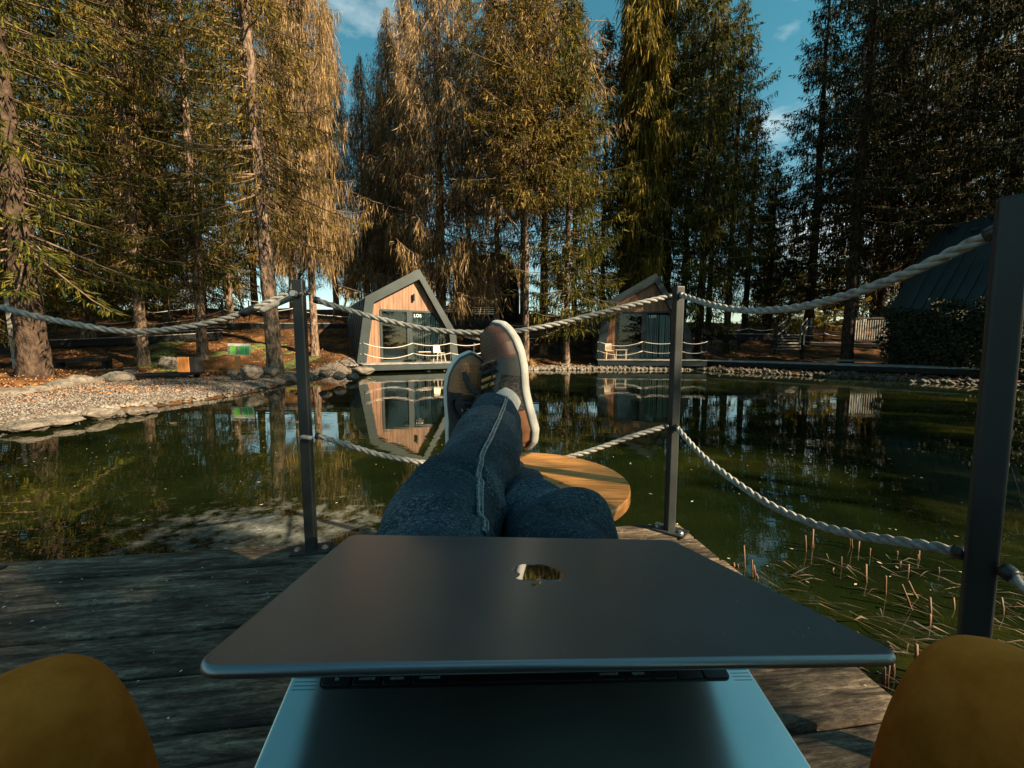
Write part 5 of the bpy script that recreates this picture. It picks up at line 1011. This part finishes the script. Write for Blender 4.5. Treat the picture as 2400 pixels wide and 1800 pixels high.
for oj in (-.72, .72):
    P = surf(si, sj + oj, .0019)
    for k in range(0, 256, 4): sv.tube([P[k], P[k + 3]], .0007, 4, False)
tag(wpart('stitches', sv.mesh('stitches', M['thread']), jo), kind='stuff')
# sock and shirt
wpart('sock', MB().tube(smooth_curve([W(-.05, .88, -.17), W(-.035, .93, -.155), W(-.02, .965, -.13)], 8), [.044, .042, .042, .042, .042, .042, .043, .044], 20).mesh('sock', mat('white_sock', (.6, .57, .52), rough=.9), True), per)
sh_ = MB().tube(smooth_curve([W(0, -.28, -.36), W(0, -.33, -.27), W(0, -.43, -.1), W(0, -.49, .03), W(0, -.475, .10)], 14), np.interp(np.linspace(0, 1, 14), [0, .3, .75, .93, 1], [.175, .18, .2, .13, .07]), 32)
for s in (-1, 1): sh_.tube(smooth_curve([W(.10 * s, -.47, .03), W(.18 * s, -.455, .02), W(.235 * s, -.38, -.10), W(.27 * s, -.27, -.205), W(.19 * s, -.16, -.12), W(.135 * s, -.10, -.07)], 20), np.interp(np.linspace(0, 1, 20), [0, .25, 1], [.085, .075, .042]), 20)
wpart('shirt', sh_.mesh('shirt', mat('dark_shirt', (.012, .014, .016), (.025, .028, .03), 30, rough=.9), True), per)
hr = MB().tube([W(0, -.455, .14), W(0, -.46, .2), W(0, -.455, .27), W(0, -.44, .325), W(0, -.43, .352)], [.07, .095, .1, .075, .01], 20); wpart('hair', hr.mesh('hair', mat('dark_hair', (.015, .01, .008), rough=.7), True), per)
for s in (-1, 1): wpart('eye', MB().tube([W(.032 * s, -.352, .225), W(.032 * s, -.340, .225)], .011, 12).mesh('eye', M['black']), per)
ph_ = tag(link('phone', MB().box((0, -.0075, -.0), (.15, .008, .073)).mesh('phone', mat('black_phone', (.01, .01, .011), rough=.2), bevel=.003), None, (0, 0, CAMZ)), 'black phone held sideways in both hands taking the picture', 'phone')

# ---- shoes
M['suede_tan'] = mat('tan_suede', (.30, .115, .045), (.42, .175, .075), 30, rough=.85, bump=.3, bscale=300, dist=.001)
M['leather_brown'] = mat('brown_leather', (.065, .026, .014), (.14, .055, .03), 14, rough=.5, bump=.3, bscale=250, dist=.0008, rvar=.1)
M['leather_grey'] = mat('grey_leather', (.035, .04, .04), (.08, .085, .08), 12, rough=.45)
M['knit'] = mat('dark_knit', (.02, .02, .02), (.1, .095, .085), 120, (1, 1, 3), rough=.9, bump=.8, bscale=200, dist=.001, lo=.45, hi=.6)
M['blk_fabric'] = mat('black_fabric', (.008, .008, .009), (.03, .028, .026), 60, rough=.85, bump=.4, bscale=200, dist=.001)
M['midsole'] = mat('white_rubber', (.62, .58, .5), (.74, .71, .64), 20, rough=.6)
M['lace_b'] = mat('black_lace', (.01, .01, .011), (.035, .033, .032), 200, rough=.8)
M['lace_o'] = mat('orange_lace', (.5, .2, .03), (.7, .34, .07), 100, rough=.8)
M['tread'] = mat('brown_outsole', (.16, .08, .05), rough=.8)
def shoe(heel, toe, updir, label, mats, flip=1, bow=True):
    heel, toe = np.array(heel), np.array(toe); Lx = toe - heel; SL = np.linalg.norm(Lx); Lx /= SL; Uz = np.array(updir, float); Uz -= Lx * (Uz @ Lx); Uz /= np.linalg.norm(Uz); Sy = np.cross(Uz, Lx) * flip
    tw = lambda P: heel + P[..., 0:1] * Lx + P[..., 1:2] * Sy + P[..., 2:3] * Uz
    sh = wpart('shoe', None, per) if False else link('shoe', None, per); sh['label'] = label
    bpy.context.view_layer.update()
    def part(nm, me):
        o = link(nm, me, sh); o.matrix_parent_inverse = (Matrix.Translation(per.location)).inverted(); return o
    th = np.linspace(0, 2 * np.pi, 96, endpoint=False)
    # plan outline of the sole: l along, a across (metres for length SL)
    def wl(l):      # half widths (outer, inner) at l in 0..1
        w = np.interp(l, [0, .04, .12, .3, .45, .6, .72, .82, .9, .96, 1], [.0, .022, .034, .033, .034, .043, .049, .047, .038, .024, .0]); c = np.interp(l, [0, .4, .7, 1], [0, .003, -.003, -.006]); return w, c
    ls = .5 - .5 * np.cos(np.linspace(0, np.pi, 60))
    def ringp(z, grow):
        w, c = wl(ls); w = w + grow * np.sin(np.pi * ls) ** .25 ; a_ = np.r_[c + w, (c - w)[::-1]]; l_ = np.r_[ls, ls[::-1]]; l2 = (l_ - .5) * (SL + 2 * grow) / SL + .5
        zz = np.interp(l_, [0, .6, 1], [0, 0, .018]); return np.stack([l2 * SL, a_, z + zz], -1)
    sole = np.stack([ringp(-.0, -.01), ringp(0, .0), ringp(.004, .004), ringp(.012, .0095), ringp(.024, .0085), ringp(.029, .005), ringp(.029, -.012)])
    me = gridmesh('sole', tw(sole), M['midsole'], wrap=True); bm = bmesh.new(); bm.from_mesh(me); bmesh.ops.recalc_face_normals(bm, faces=bm.faces); bm.to_mesh(me); bm.free(); part('sole', me)
    part('foxing_line', gridmesh('foxing_line', tw(np.stack([ringp(.0285, .0050), ringp(.031, .0030), ringp(.033, -.004)])), M['leather_grey'], wrap=True))
    o2 = np.stack([ringp(-.004, -.004), ringp(.0, .001), ringp(.002, -.012)]); part('outsole', gridmesh('outsole', tw(o2), M['tread'], wrap=True))
    part('outsole', raw('outsole', tw(ringp(-.004, -.004)), [tuple(range(120))], M['tread']))
    # upper
    def upper(l, ph, off=0.0):       # l 0..1, ph 0..pi (0 = outer side, pi = inner side)
        w, c = wl(np.clip(l, .012, .988)); h = np.interp(l, [0, .03, .1, .22, .34, .42, .5, .6, .72, .84, .93, .985, 1], [.048, .062, .066, .064, .066, .078, .074, .06, .047, .042, .036, .02, .0]) * SL / .3
        base = .028 + np.interp(l, [0, .6, 1], [0, 0, .018]); k = np.interp(l, [0, .3, .45, .7, 1], [.55, .55, .6, .85, .9]); co, si_ = np.cos(ph), np.sin(ph)
        a_ = c + (w + off - .001) * np.sign(co) * np.abs(co) ** np.interp(l, [0, .4, .7, 1], [.45, .6, .8, .85]); z_ = base + (h + off) * np.abs(si_) ** .8
        pinch = 1 - .28 * np.interp(l, [0, .2, .45, .62, 1], [1, 1, 1, .2, 0]) * np.clip((z_ - base) / .07, 0, 1); a_ = c + (a_ - c) * pinch
        return np.stack([l * (SL - .008) + .004 + off * (l - .5) * 2, a_, z_], -1)
    def patch(nm, l0, l1, p0, p1, mtl, off=0.0, n=40, m=40, edge=None):
        u, v = np.meshgrid(np.linspace(0, 1, n), np.linspace(0, 1, m), indexing='ij'); ph = p0 + (p1 - p0) * v
        a0 = l0(ph) if callable(l0) else l0 + 0 * ph; a1 = l1(ph) if callable(l1) else l1 + 0 * ph; P = upper(a0 + (a1 - a0) * u, ph, off)
        E_ = upper(a0[0] + 0 * u[0], ph[0], off - .004)[None], upper(a1[-1] + 0 * u[0], ph[-1], off - .004)[None]
        P = np.concatenate([E_[0], P, E_[1]]); return part(nm, gridmesh(nm, tw(P), mtl))
    pi = np.pi
    patch('lining', 0, 1, 0, pi, mats['mid'], 0, 80, 60)
    patch('heel_counter', .0, lambda p: .30 + .06 * np.cos(2 * p), 0, pi, mats['heel'], .0018)
    patch('toe_cap', lambda p: .665 + .045 * np.sin(p) ** 3, 1.0, 0, pi, mats['toe'], .0016, 50, 60)
    for a0, a1 in ((0, pi * .37), (pi * .63, pi)):
        patch('quarter', .28, .69, a0, a1, mats['side'], .0022)
        e0, e1 = (pi * .26, pi * .40) if a0 == 0 else (pi * .6, pi * .74)
        patch('eyelet_stay', .44, .70, e0, e1, mats['stay'], .0042)
        patch('side_band', lambda p: .54 + .06 * np.sin(p), .70, *((0, pi * .3) if a0 == 0 else (pi * .7, pi)), mats['stay'], .0034)
    patch('tongue', .36, .70, pi * .38, pi * .62, M['blk_fabric'], .006)
    patch('tongue_edge', .655, .70, pi * .36, pi * .64, M['suede_tan'], .0078, 8, 20)
    # padded collar
    cp_ = [upper(np.array(l), np.array(p), .004) for l, p in [(.06, pi / 2), (.1, pi * .3), (.22, pi * .24), (.34, pi * .3), (.42, pi * .42), (.44, pi * .5), (.42, pi * .58), (.34, pi * .7), (.22, pi * .76), (.1, pi * .7), (.06, pi / 2)]]
    v, f = tube(smooth_curve(tw(np.array(cp_)), 60), .0075, 10, False); part('collar', raw('collar', v, f, M['blk_fabric'], True))
    # perforations of the toe cap
    pf = MB()
    for i in range(7):
        for j in range(-4, 5):
            l, p = .74 + i * .028, pi / 2 + j * .13 * (1 + .1 * i)
            q = tw(upper(np.array(l + .004 * (j % 2)), np.array(p), .0021)); q2 = tw(upper(np.array(l + .004 * (j % 2)), np.array(p), .0010)); pf.tube([q2, q], .0013, 6)
    tag(part('perforations', pf.mesh('perforations', M['blk_fabric'])), kind='stuff')
    # eyelets and laces
    for k in range(5):
        l = .47 + k * .048
        for s_ in (0, 1):
            p_ = pi * (.34 if s_ == 0 else .66); q = tw(upper(np.array(l), np.array(p_), .0045)); q2 = tw(upper(np.array(l), np.array(p_), .0062)); part('eyelet', MB().tube([q, q2], .0028, 10).mesh('eyelet', M['blk_fabric' if k % 2 else 'leather_grey']))
        pts = [tw(upper(np.array(l + .012 * (2 * abs(t - .5))), np.array(pi * (.34 + .32 * t)), .009 + .006 * math.sin(pi * t))) for t in np.linspace(0, 1, 9)]
        C_ = np.array(pts); T2, A2, B3 = frames(C_); nrm = np.array([Uz] * 9); wv = np.cross(T2, nrm); wv /= np.linalg.norm(wv, axis=1)[:, None]
        hw = .0042; Vq = np.stack([C_ - wv * hw - nrm * .001, C_ - wv * hw * .8 + nrm * .0012, C_ + wv * hw * .8 + nrm * .0012, C_ + wv * hw - nrm * .001], 1); part('lace', gridmesh('lace', Vq, M['lace_o'] if k in (1, 2) else M['lace_b'], wrap=True))
    if bow:
        c0 = upper(np.array(.455), np.array(pi / 2), .016)
        for s_ in (-1, 1):
            loop = [c0, c0 + [.02, s_ * .014, .012], c0 + [.05, s_ * .03, .012], c0 + [.068, s_ * .041, .004], c0 + [.06, s_ * .052, -.004], c0 + [.032, s_ * .042, -.002], c0 + [.006, s_ * .012, .002]]
            C_ = smooth_curve(tw(np.array(loop)), 34); T2, A2, B3 = frames(C_); hw = .0062; nn_ = np.array([Uz * .25 + Sy * s_ * .6] * 34); nn_ -= T2 * (nn_ * T2).sum(1)[:, None]; nn_ /= np.linalg.norm(nn_, axis=1)[:, None]
            Vq = np.stack([C_ - nn_ * hw, C_ - nn_ * hw * .6 + np.cross(T2, nn_) * .0012, C_ + nn_ * hw * .6 + np.cross(T2, nn_) * .0012, C_ + nn_ * hw], 1); part('bow_loop', gridmesh('bow_loop', Vq, M['lace_b'], wrap=True))
            end = [c0, c0 + [-.004, s_ * .02, .008], c0 + [-.02, s_ * .042, .0], c0 + [-.04, s_ * .052, -.016]]; v, f = tube(smooth_curve(tw(np.array(end)), 12), .0026, 6); part('lace_end', raw('lace_end', v, f, M['lace_b'], True))
        v, f = tube(tw(np.array([c0 + [0, -.01, .004], c0 + [0, 0, .008], c0 + [0, .01, .004]])), .008, 8); part('lace_knot', raw('lace_knot', v, f, M['lace_b'], True))
    return tw, upper
PT = lambda x, y, Y: D(x, y, Y)
shoe(PT(1250, 1040, .985), PT(1183, 760, 1.03), (-.72, -.66, .05), 'brown leather toed sneaker turned to show its white sole, uppermost foot', dict(mid=M['knit'], heel=M['suede_tan'], toe=M['leather_brown'], side=M['knit'], stay=M['leather_grey']))
shoe(PT(1078, 1112, 1.04), PT(1087, 830, 1.055), (.36, -.92, .0), 'tan suede sneaker with perforated toe behind the other foot', dict(mid=M['blk_fabric'], heel=M['blk_fabric'], toe=M['suede_tan'], side=M['blk_fabric'], stay=M['blk_fabric']))
# ================================================================== LAPTOP
def rodm(w):
    w = np.array(w); t = np.linalg.norm(w); k = w / t; K = np.array([[0, -k[2], k[1]], [k[2], 0, -k[0]], [-k[1], k[0], 0]]); return np.eye(3) + np.sin(t) * K + (1 - np.cos(t)) * K @ K
Rl = rodm([-0.230076, 0.054211, 0.106927]); tl = np.array([0.0053923, 0.3747155, -0.1836623 + CAMZ]); LW, LD = .3126, .2212
ML = Matrix([[*Rl[0], tl[0]], [*Rl[1], tl[1]], [*Rl[2], tl[2]], [0, 0, 0, 1]])       # origin at hinge, +x right, +y away, +z lid normal
def shell_metal(name, c, rough, metal=.85):
    return mat(name, c, tuple(min(1, q * 1.1) for q in c), 14, rough=rough, metal=metal, rvar=.07, bump=.06, bscale=1600, dist=.0002)
M['lid'] = shell_metal('space_grey_aluminium', (.20, .225, .24), .36, .85); M['deck_al'] = shell_metal('space_grey_palm_rest', (.62, .62, .56), .2, .92)
M['mirror'] = mat('polished_logo', (.55, .56, .57), rough=.04, metal=1)
M['screen'] = mat('dark_screen_glass', (.004, .004, .005), rough=.08); M['keyb'] = mat('key_black', (.008, .009, .010), rough=.45); M['keywell'] = mat('keyboard_well', (.006, .006, .007), rough=.6); M['legend'] = mat('key_legend', (.6, .6, .58), rough=.6)
lap = tag(link('laptop', None), 'open space grey laptop resting on the thighs, lid tilted low', 'laptop'); lap.matrix_world = ML
def slab(w, y0, y1, z0, z1, r, rz=.0015, seg=10):
    def outl(ins):
        o = []
        for cx_, cy_, a0 in ((w / 2 - r, y1 - r, 0), (-w / 2 + r, y1 - r, 90), (-w / 2 + r, y0 + r, 180), (w / 2 - r, y0 + r, 270)):
            for k in range(seg + 1): a_ = math.radians(a0 + 90 * k / seg); o.append((cx_ + (r - ins) * math.cos(a_), cy_ + (r - ins) * math.sin(a_)))
        return o
    rings = []; 
    for k in range(5): a_ = math.pi / 2 * k / 4; rings.append([(x, y, z0 + rz * (1 - math.sin(a_))) for x, y in outl(rz * (1 - math.cos(a_)) if False else rz * (1 - math.sin(math.pi / 2 - a_)) )][:])
    rings = []
    for k in range(5): a_ = math.pi / 2 * k / 4; rings.append([(x, y, z0 + rz - rz * math.cos(a_)) for x, y in outl(rz - rz * math.sin(a_))])
    for k in range(5): a_ = math.pi / 2 * k / 4; rings.append([(x, y, z1 - rz + rz * math.sin(a_)) for x, y in outl(rz - rz * math.cos(a_))])
    n = len(rings[0]); V = [p for q in rings for p in q]; Fc = [(i * n + j, i * n + (j + 1) % n, (i + 1) * n + (j + 1) % n, (i + 1) * n + j) for i in range(len(rings) - 1) for j in range(n)] + [tuple(range(n))[::-1], tuple((len(rings) - 1) * n + j for j in range(n))]
    return V, Fc
def sm(me, n_flat=2):
    sf_ = np.ones(len(me.polygons), dtype=bool); sf_[-n_flat:] = False; me.polygons.foreach_set('use_smooth', sf_); return me
v, f = slab(LW, -LD, 0, -.0052, 0, .011, .0025); lid = link('lid', sm(raw('lid', v, f, M['lid'])), lap)
v, f = slab(LW - .006, -LD + .003, -.004, -.0060, -.0053, .009, .0002); link('screen', sm(raw('screen', v, f, M['screen'])), lid)
gd = np.random.default_rng(31); dm_ = MB()
for i in range(70):
    x_, y_ = gd.uniform(-LW / 2 + .01, LW / 2 - .01), gd.uniform(-LD + .01, -.01); s_ = gd.uniform(.00012, .0005); dm_.tube([(x_, y_, 0), (x_ + gd.normal() * s_, y_ + gd.normal() * s_, s_ * .6)], s_, 5)
tag(link('dust', dm_.mesh('dust', mat('dust', (.3, .3, .28), rough=.9)), lid), kind='stuff')
# fruit logo: body with a bite and a leaf (2D, up = towards the near edge)
def logo():
    up = [(0, .36), (.10, .40), (.24, .43), (.38, .38), (.46, .29)]
    body = smooth_curve(np.array([(0, .34), (-.12, .40), (-.27, .41), (-.41, .31), (-.48, .10), (-.45, -.14), (-.34, -.38), (-.2, -.50), (-.09, -.50), (0, -.46), (.10, -.50), (.2, -.50), (.33, -.40), (.44, -.2)]), 90)
    bite = [(.44 - .0, -.2)]; c = np.array([.60, .08]); r = .27
    a0 = math.atan2(-.2 - c[1], .44 - c[0]); a1 = math.atan2(.27 - c[1], .46 - c[0]); 
    if a1 > 0: a1 = a1 - 2 * math.pi if False else a1
    A0, A1 = a0 % (2 * math.pi), a1 % (2 * math.pi); arc = [c + r * np.array([math.cos(t), math.sin(t)]) for t in np.linspace(A0, A1, 22)]
    rest = smooth_curve(np.array([arc[-1], (.40, .36), (.26, .41), (.12, .39), (0, .34)]), 24)
    B = list(body) + arc + list(rest)[1:-1]
    leaf = smooth_curve(np.array([(0.0, .45), (.02, .56), (.10, .66), (.21, .71)]), 12); leaf2 = smooth_curve(np.array([(.21, .71), (.20, .60), (.12, .49), (.0, .45)]), 12)
    return B, list(leaf) + list(leaf2)[1:-1]
Bd, Lf = logo(); S_ = .0375; lc = np.array([.0, -LD * .5 + .004])
def flat(poly, z, h):
    # 180 degrees turned: logo up (+) points to the near edge (-y)
    P = [(lc[0] - x * S_, lc[1] - y * S_) for x, y in poly]; n = len(P); bm = bmesh.new(); vs_ = [bm.verts.new((x, y, z)) for x, y in P]; fc = bm.faces.new(vs_); bmesh.ops.triangulate(bm, faces=[fc]); me = bpy.data.meshes.new('logo'); 
    r_ = bmesh.ops.extrude_face_region(bm, geom=list(bm.faces)); bmesh.ops.translate(bm, verts=[q for q in r_['geom'] if isinstance(q, bmesh.types.BMVert)], vec=(0, 0, h)); bmesh.ops.recalc_face_normals(bm, faces=bm.faces); bm.to_mesh(me); bm.free(); me.materials.append(M['mirror']); return me
lg = link('logo', flat(Bd, -.0003, .0006), lid); link('logo_leaf', flat(Lf, -.0003, .0006), lid)
# base
AL = math.radians(27.2); base = link('base', None, lap, (0, 0, -.0052), (AL, 0, 0))
v, f = slab(LW, -LD, 0, -.0110, -.0008, .011, .0022); bo = link('case', sm(raw('case', v, f, M['deck_al'])), base)
def bslab(nm, x0, x1, y0, y1, z0, z1, mtl, r=.004, par=base):
    v, f = slab(x1 - x0, 0, y1 - y0, z0, z1, r, min(.0004, (z1 - z0) / 2.1), 5); v = [(p[0] + (x0 + x1) / 2, p[1] + y0, p[2]) for p in v]; return link(nm, sm(raw(nm, v, f, mtl)), par)
kx0, kx1, ky0, ky1 = -LW / 2 + .0185, LW / 2 - .0185, -.0205 - .1120, -.0205
bslab('keyboard_well', kx0, kx1, ky0, ky1, -.0012, -.0006, M['keywell'], .0055)
bslab('trackpad', -.068, .068, -LD + .006, -LD + .0855, -.00085, -.00076, M['deck_al'], .004)
# keys, rows from the front
kg = .0012; rows = [(.0170, [('fn', 1), ('control', 1), ('option', 1), ('command', 1.25), ('', 5.2), ('command', 1.25), ('option', 1), ('<', 1), ('v', 1), ('>', 1)]), (.0170, [('', 2.3)] + [(c, 1) for c in 'ZXCVBNM,./'] + [('', 2.3)]), (.0170, [('', 1.8)] + [(c, 1) for c in "ASDFGHJKL;'"] + [('', 1.8)]), (.0170, [('', 1.5)] + [(c, 1) for c in 'QWERTYUIOP[]'] + [('', 1)]), (.0170, [('', 1)] + [(c, 1) for c in '1234567890-='] + [('', 1.5)]), (.0170, [('', 1.2)] + [('', 1)] * 13)]
y = ky0 + .0012
for hgt, ks in rows:
    tot = sum(w for _, w in ks); uw = (kx1 - kx0 - .0024) / tot; x = kx0 + .0012
    for tx, w in ks:
        o = bslab('key', x + kg / 2, x + w * uw - kg / 2, y + kg / 2, y + hgt - kg / 2, -.0006, .0006, M['keyb'], .0022)
        if tx and hgt and ks is rows[0][1]:
            cu = bpy.data.curves.new('key_legend', 'FONT'); cu.body = {'<': '◂', '>': '▸', 'v': '▾'}.get(tx, tx); cu.size = .0033; cu.align_x = 'CENTER'
            to = bpy.data.objects.new('key_legend', cu); sc.collection.objects.link(to); me = bpy.data.meshes.new_from_object(to.evaluated_get(bpy.context.evaluated_depsgraph_get())); bpy.data.objects.remove(to)
            me.materials.clear(); me.materials.append(M['legend']); link('key_legend', me, base, (x + w * uw / 2, y + (.0035 if len(tx) > 1 else .007), .00065))
        x += w * uw
    y += (ky1 - ky0 - .0024) / 6
# speaker perforations
gm = MB()
for sx in (-1, 1):
    for i in range(22):
        for j in range(80):
            pass
for sx in (-1, 1):
    for i in range(11):
        for j in range(46): cx_ = sx * (LW / 2 - .0040 - i * .00125); cy_ = ky0 + .0005 + j * .0024; gm.add([(cx_ - .0003, cy_ - .0004, -.00075), (cx_ + .0003, cy_ - .0004, -.00075), (cx_ + .0003, cy_ + .0004, -.00075), (cx_ - .0003, cy_ + .0004, -.00075)], [(0, 1, 2, 3)])
tag(link('speaker_holes', raw('speaker_holes', gm.v, gm.f, M['keywell']), base), kind='stuff')
hb = MB().tube([(-LW / 2 + .04, .0008, -.0065), (LW / 2 - .04, .0008, -.0065)], .0042, 12); link('hinge', hb.mesh('hinge', M['keyb'], True), lap)
# ================================================================== ARMCHAIR
M['felt'] = mat('mustard_felt', (.50, .135, .014), (.68, .21, .03), 26, rough=.95, bump=.5, bscale=420, dist=.0012, spec=.1, c3=(.58, .17, .02), detail=8)
chx = thing('armchair', 'mustard yellow felt armchair whose two rounded arms show at the bottom corners', 'armchair', (0, -.2, DZ))
def arm(side):
    xc = (-.405 if side < 0 else .412); yF, yB = .365, -.62; ztop = CAMZ - (.262 if side < 0 else .243); zb = DZ + .22; n, m = 70, 56; V = np.zeros((n, m, 3))
    ys = np.concatenate([yF - .10 * (1 - np.sin(np.linspace(0, np.pi / 2, 24)))[::1], np.linspace(yF - .105, yB, n - 24)[0:]]) if False else None
    tt_ = np.linspace(0, 1, n)
    for i, t in enumerate(tt_):
        k = min(1, t / .22); rnd = math.sqrt(max(0, 1 - (1 - k) ** 2)); y = yF - .11 * (1 - math.cos(k * math.pi / 2)) * 1.0 if t <= .22 else yF - .11 - (t - .22) / .78 * (yF - .11 - yB)
        y = yF - .11 * (1 - math.sqrt(max(0, 1 - (rnd) ** 2)) ) if False else y
        hw = .088 * (.15 + .85 * rnd); hh = (ztop - zb); top = ztop - .09 * (1 - rnd) 
        for j in range(m):
            a_ = 2 * math.pi * j / m; ca, sa = math.cos(a_), math.sin(a_); ex = .62; x = hw * 1.08 * math.copysign(abs(ca) ** 1.0, ca)
            if sa >= 0: z = top - .19 + .19 * sa ** 1.0; x = x * (1.0 + .0 * sa)
            else: z = top - .19 - (top - .19 - zb) * min(1, abs(sa) ** .5)
            V[i, j] = (xc + x + side * .0, y, z)
    me = gridmesh('arm', V, M['felt'], wrap=True); bm = bmesh.new(); bm.from_mesh(me); bmesh.ops.holes_fill(bm, edges=[e for e in bm.edges if e.is_boundary], sides=0); bmesh.ops.recalc_face_normals(bm, faces=bm.faces); bm.to_mesh(me); bm.free(); me.polygons.foreach_set('use_smooth', np.ones(len(me.polygons), dtype=bool))
    wpart('arm', me, chx)
arm(-1); arm(1)
wpart('seat', MB().box((0.012, -.12, DZ + .3), (.6, .75, .14)).mesh('seat', M['felt'], True, bevel=.05), chx)
wpart('backrest', MB().box((0.012, -.68, DZ + .58), (.8, .16, .7), M=Matrix.Rotation(-.3, 3, 'X')).mesh('backrest', M['felt'], True, bevel=.06), chx)
for sx in (-1, 1):
    for y in (.1, -.6): wpart('leg', MB().bar((sx * .32 + .012, y, DZ + .24), (sx * .36 + .012, y, DZ), .035).mesh('leg', M['black_wood']), chx)
# ================================================================== REEDS
M['reed'] = mat('cut_reed', (.08, .035, .014), (.18, .09, .04), 20, (1, 1, .3), rough=.7, island=0); M['reed_dead'] = mat('dead_reed_leaf', (.010, .008, .005), (.085, .05, .025), 3, rough=.8, island=1, lo=0, hi=1)
g = np.random.default_rng(8)
RD = [(1745, 1340, 1278), (1763, 1360, 1312), (1769, 1355, 1325), (1719, 1335, 1318), (1776, 1362, 1345), (1728, 1336, 1322), (1906, 1290, 1240), (1901, 1292, 1262), (1888, 1300, 1255), (1992, 1285, 1248), (1998, 1290, 1252), (2038, 1310, 1285), (1972, 1335, 1305), (2030, 1375, 1322), (1950, 1345, 1330), (2100, 1305, 1292), (2155, 1320, 1290), (2148, 1318, 1300), (2075, 1400, 1350), (2128, 1352, 1322), (2140, 1438, 1370), (2155, 1410, 1362), (2180, 1465, 1400), (2176, 1475, 1440), (2145, 1590, 1510), (2130, 1610, 1570), (2080, 1622, 1560), (2068, 1620, 1568), (2072, 1620, 1564), (2090, 1600, 1548), (2200, 1350, 1330), (2110, 1330, 1315), (2010, 1300, 1268), (2320, 1420, 1380), (2350, 1450, 1400), (2235, 1440, 1400)]
for i, (x, yb, yt) in enumerate(RD):
    b_ = G(x, yb, -.02); t_ = D(x + g.uniform(-4, 4), yt, b_[1] + g.uniform(-.03, .03)); rr_ = g.uniform(.0035, .0065)
    if i in (20, 21): t_ = D(x - 26, yt, b_[1])
    o = link('reed_stalk', MB().tube([b_, (b_ * .5 + t_ * .5) + g.normal(size=3) * .002, t_], [rr_, rr_, rr_ * .9], 7).mesh('reed_stalk', M['reed'], True)); o.data.transform(Matrix.Translation([-float(q) for q in b_])); o.location = [float(q) for q in b_]
    tag(o, 'tallest cut brown reed stalk beside the laptop edge' if i == 0 else 'long leaning brown reed stalk in the dark right water' if i == 20 else ('short cut reed stalk close to the laptop edge' if x < 1800 else 'cut reed stalk right under the lower rope' if yb < 1300 else 'cut reed stalk between the near right post and the right chair arm' if x > 2190 else 'cut reed stalk close above the right chair arm' if yb > 1500 else 'cut reed stalk in the middle of the dead reed tangle'), 'reed', 'cut reed stalks in the water right of the deck')
V, Fc = [], []
for i in range(320):
    x, y = g.uniform(1780, 2500), g.uniform(1300, 1700)
    if y < 1290 + (2300 - x) * .05: continue
    c = G(x, y, g.uniform(.002, .04)); a_ = g.normal() * .5 + 2.6; l = g.uniform(.04, .22); d = np.array([math.cos(a_), math.sin(a_), g.normal() * .12]); s = np.array([-d[1], d[0], g.normal() * .3]) * g.uniform(.0012, .004); md = c + [0, 0, g.uniform(0, .03)]; k = len(V)
    if c[0] < .95 + .0 * c[1]: continue
    V += [c - d * l / 2, md - s, md + s, c + d * l / 2]; Fc += [(k, k + 1, k + 3, k + 2)]
tag(link('dead_reeds', raw('dead_reeds', V, Fc, M['reed_dead'])), 'tangle of dead reed leaves lying in the dark water on the right', 'dead reeds', kind='stuff')
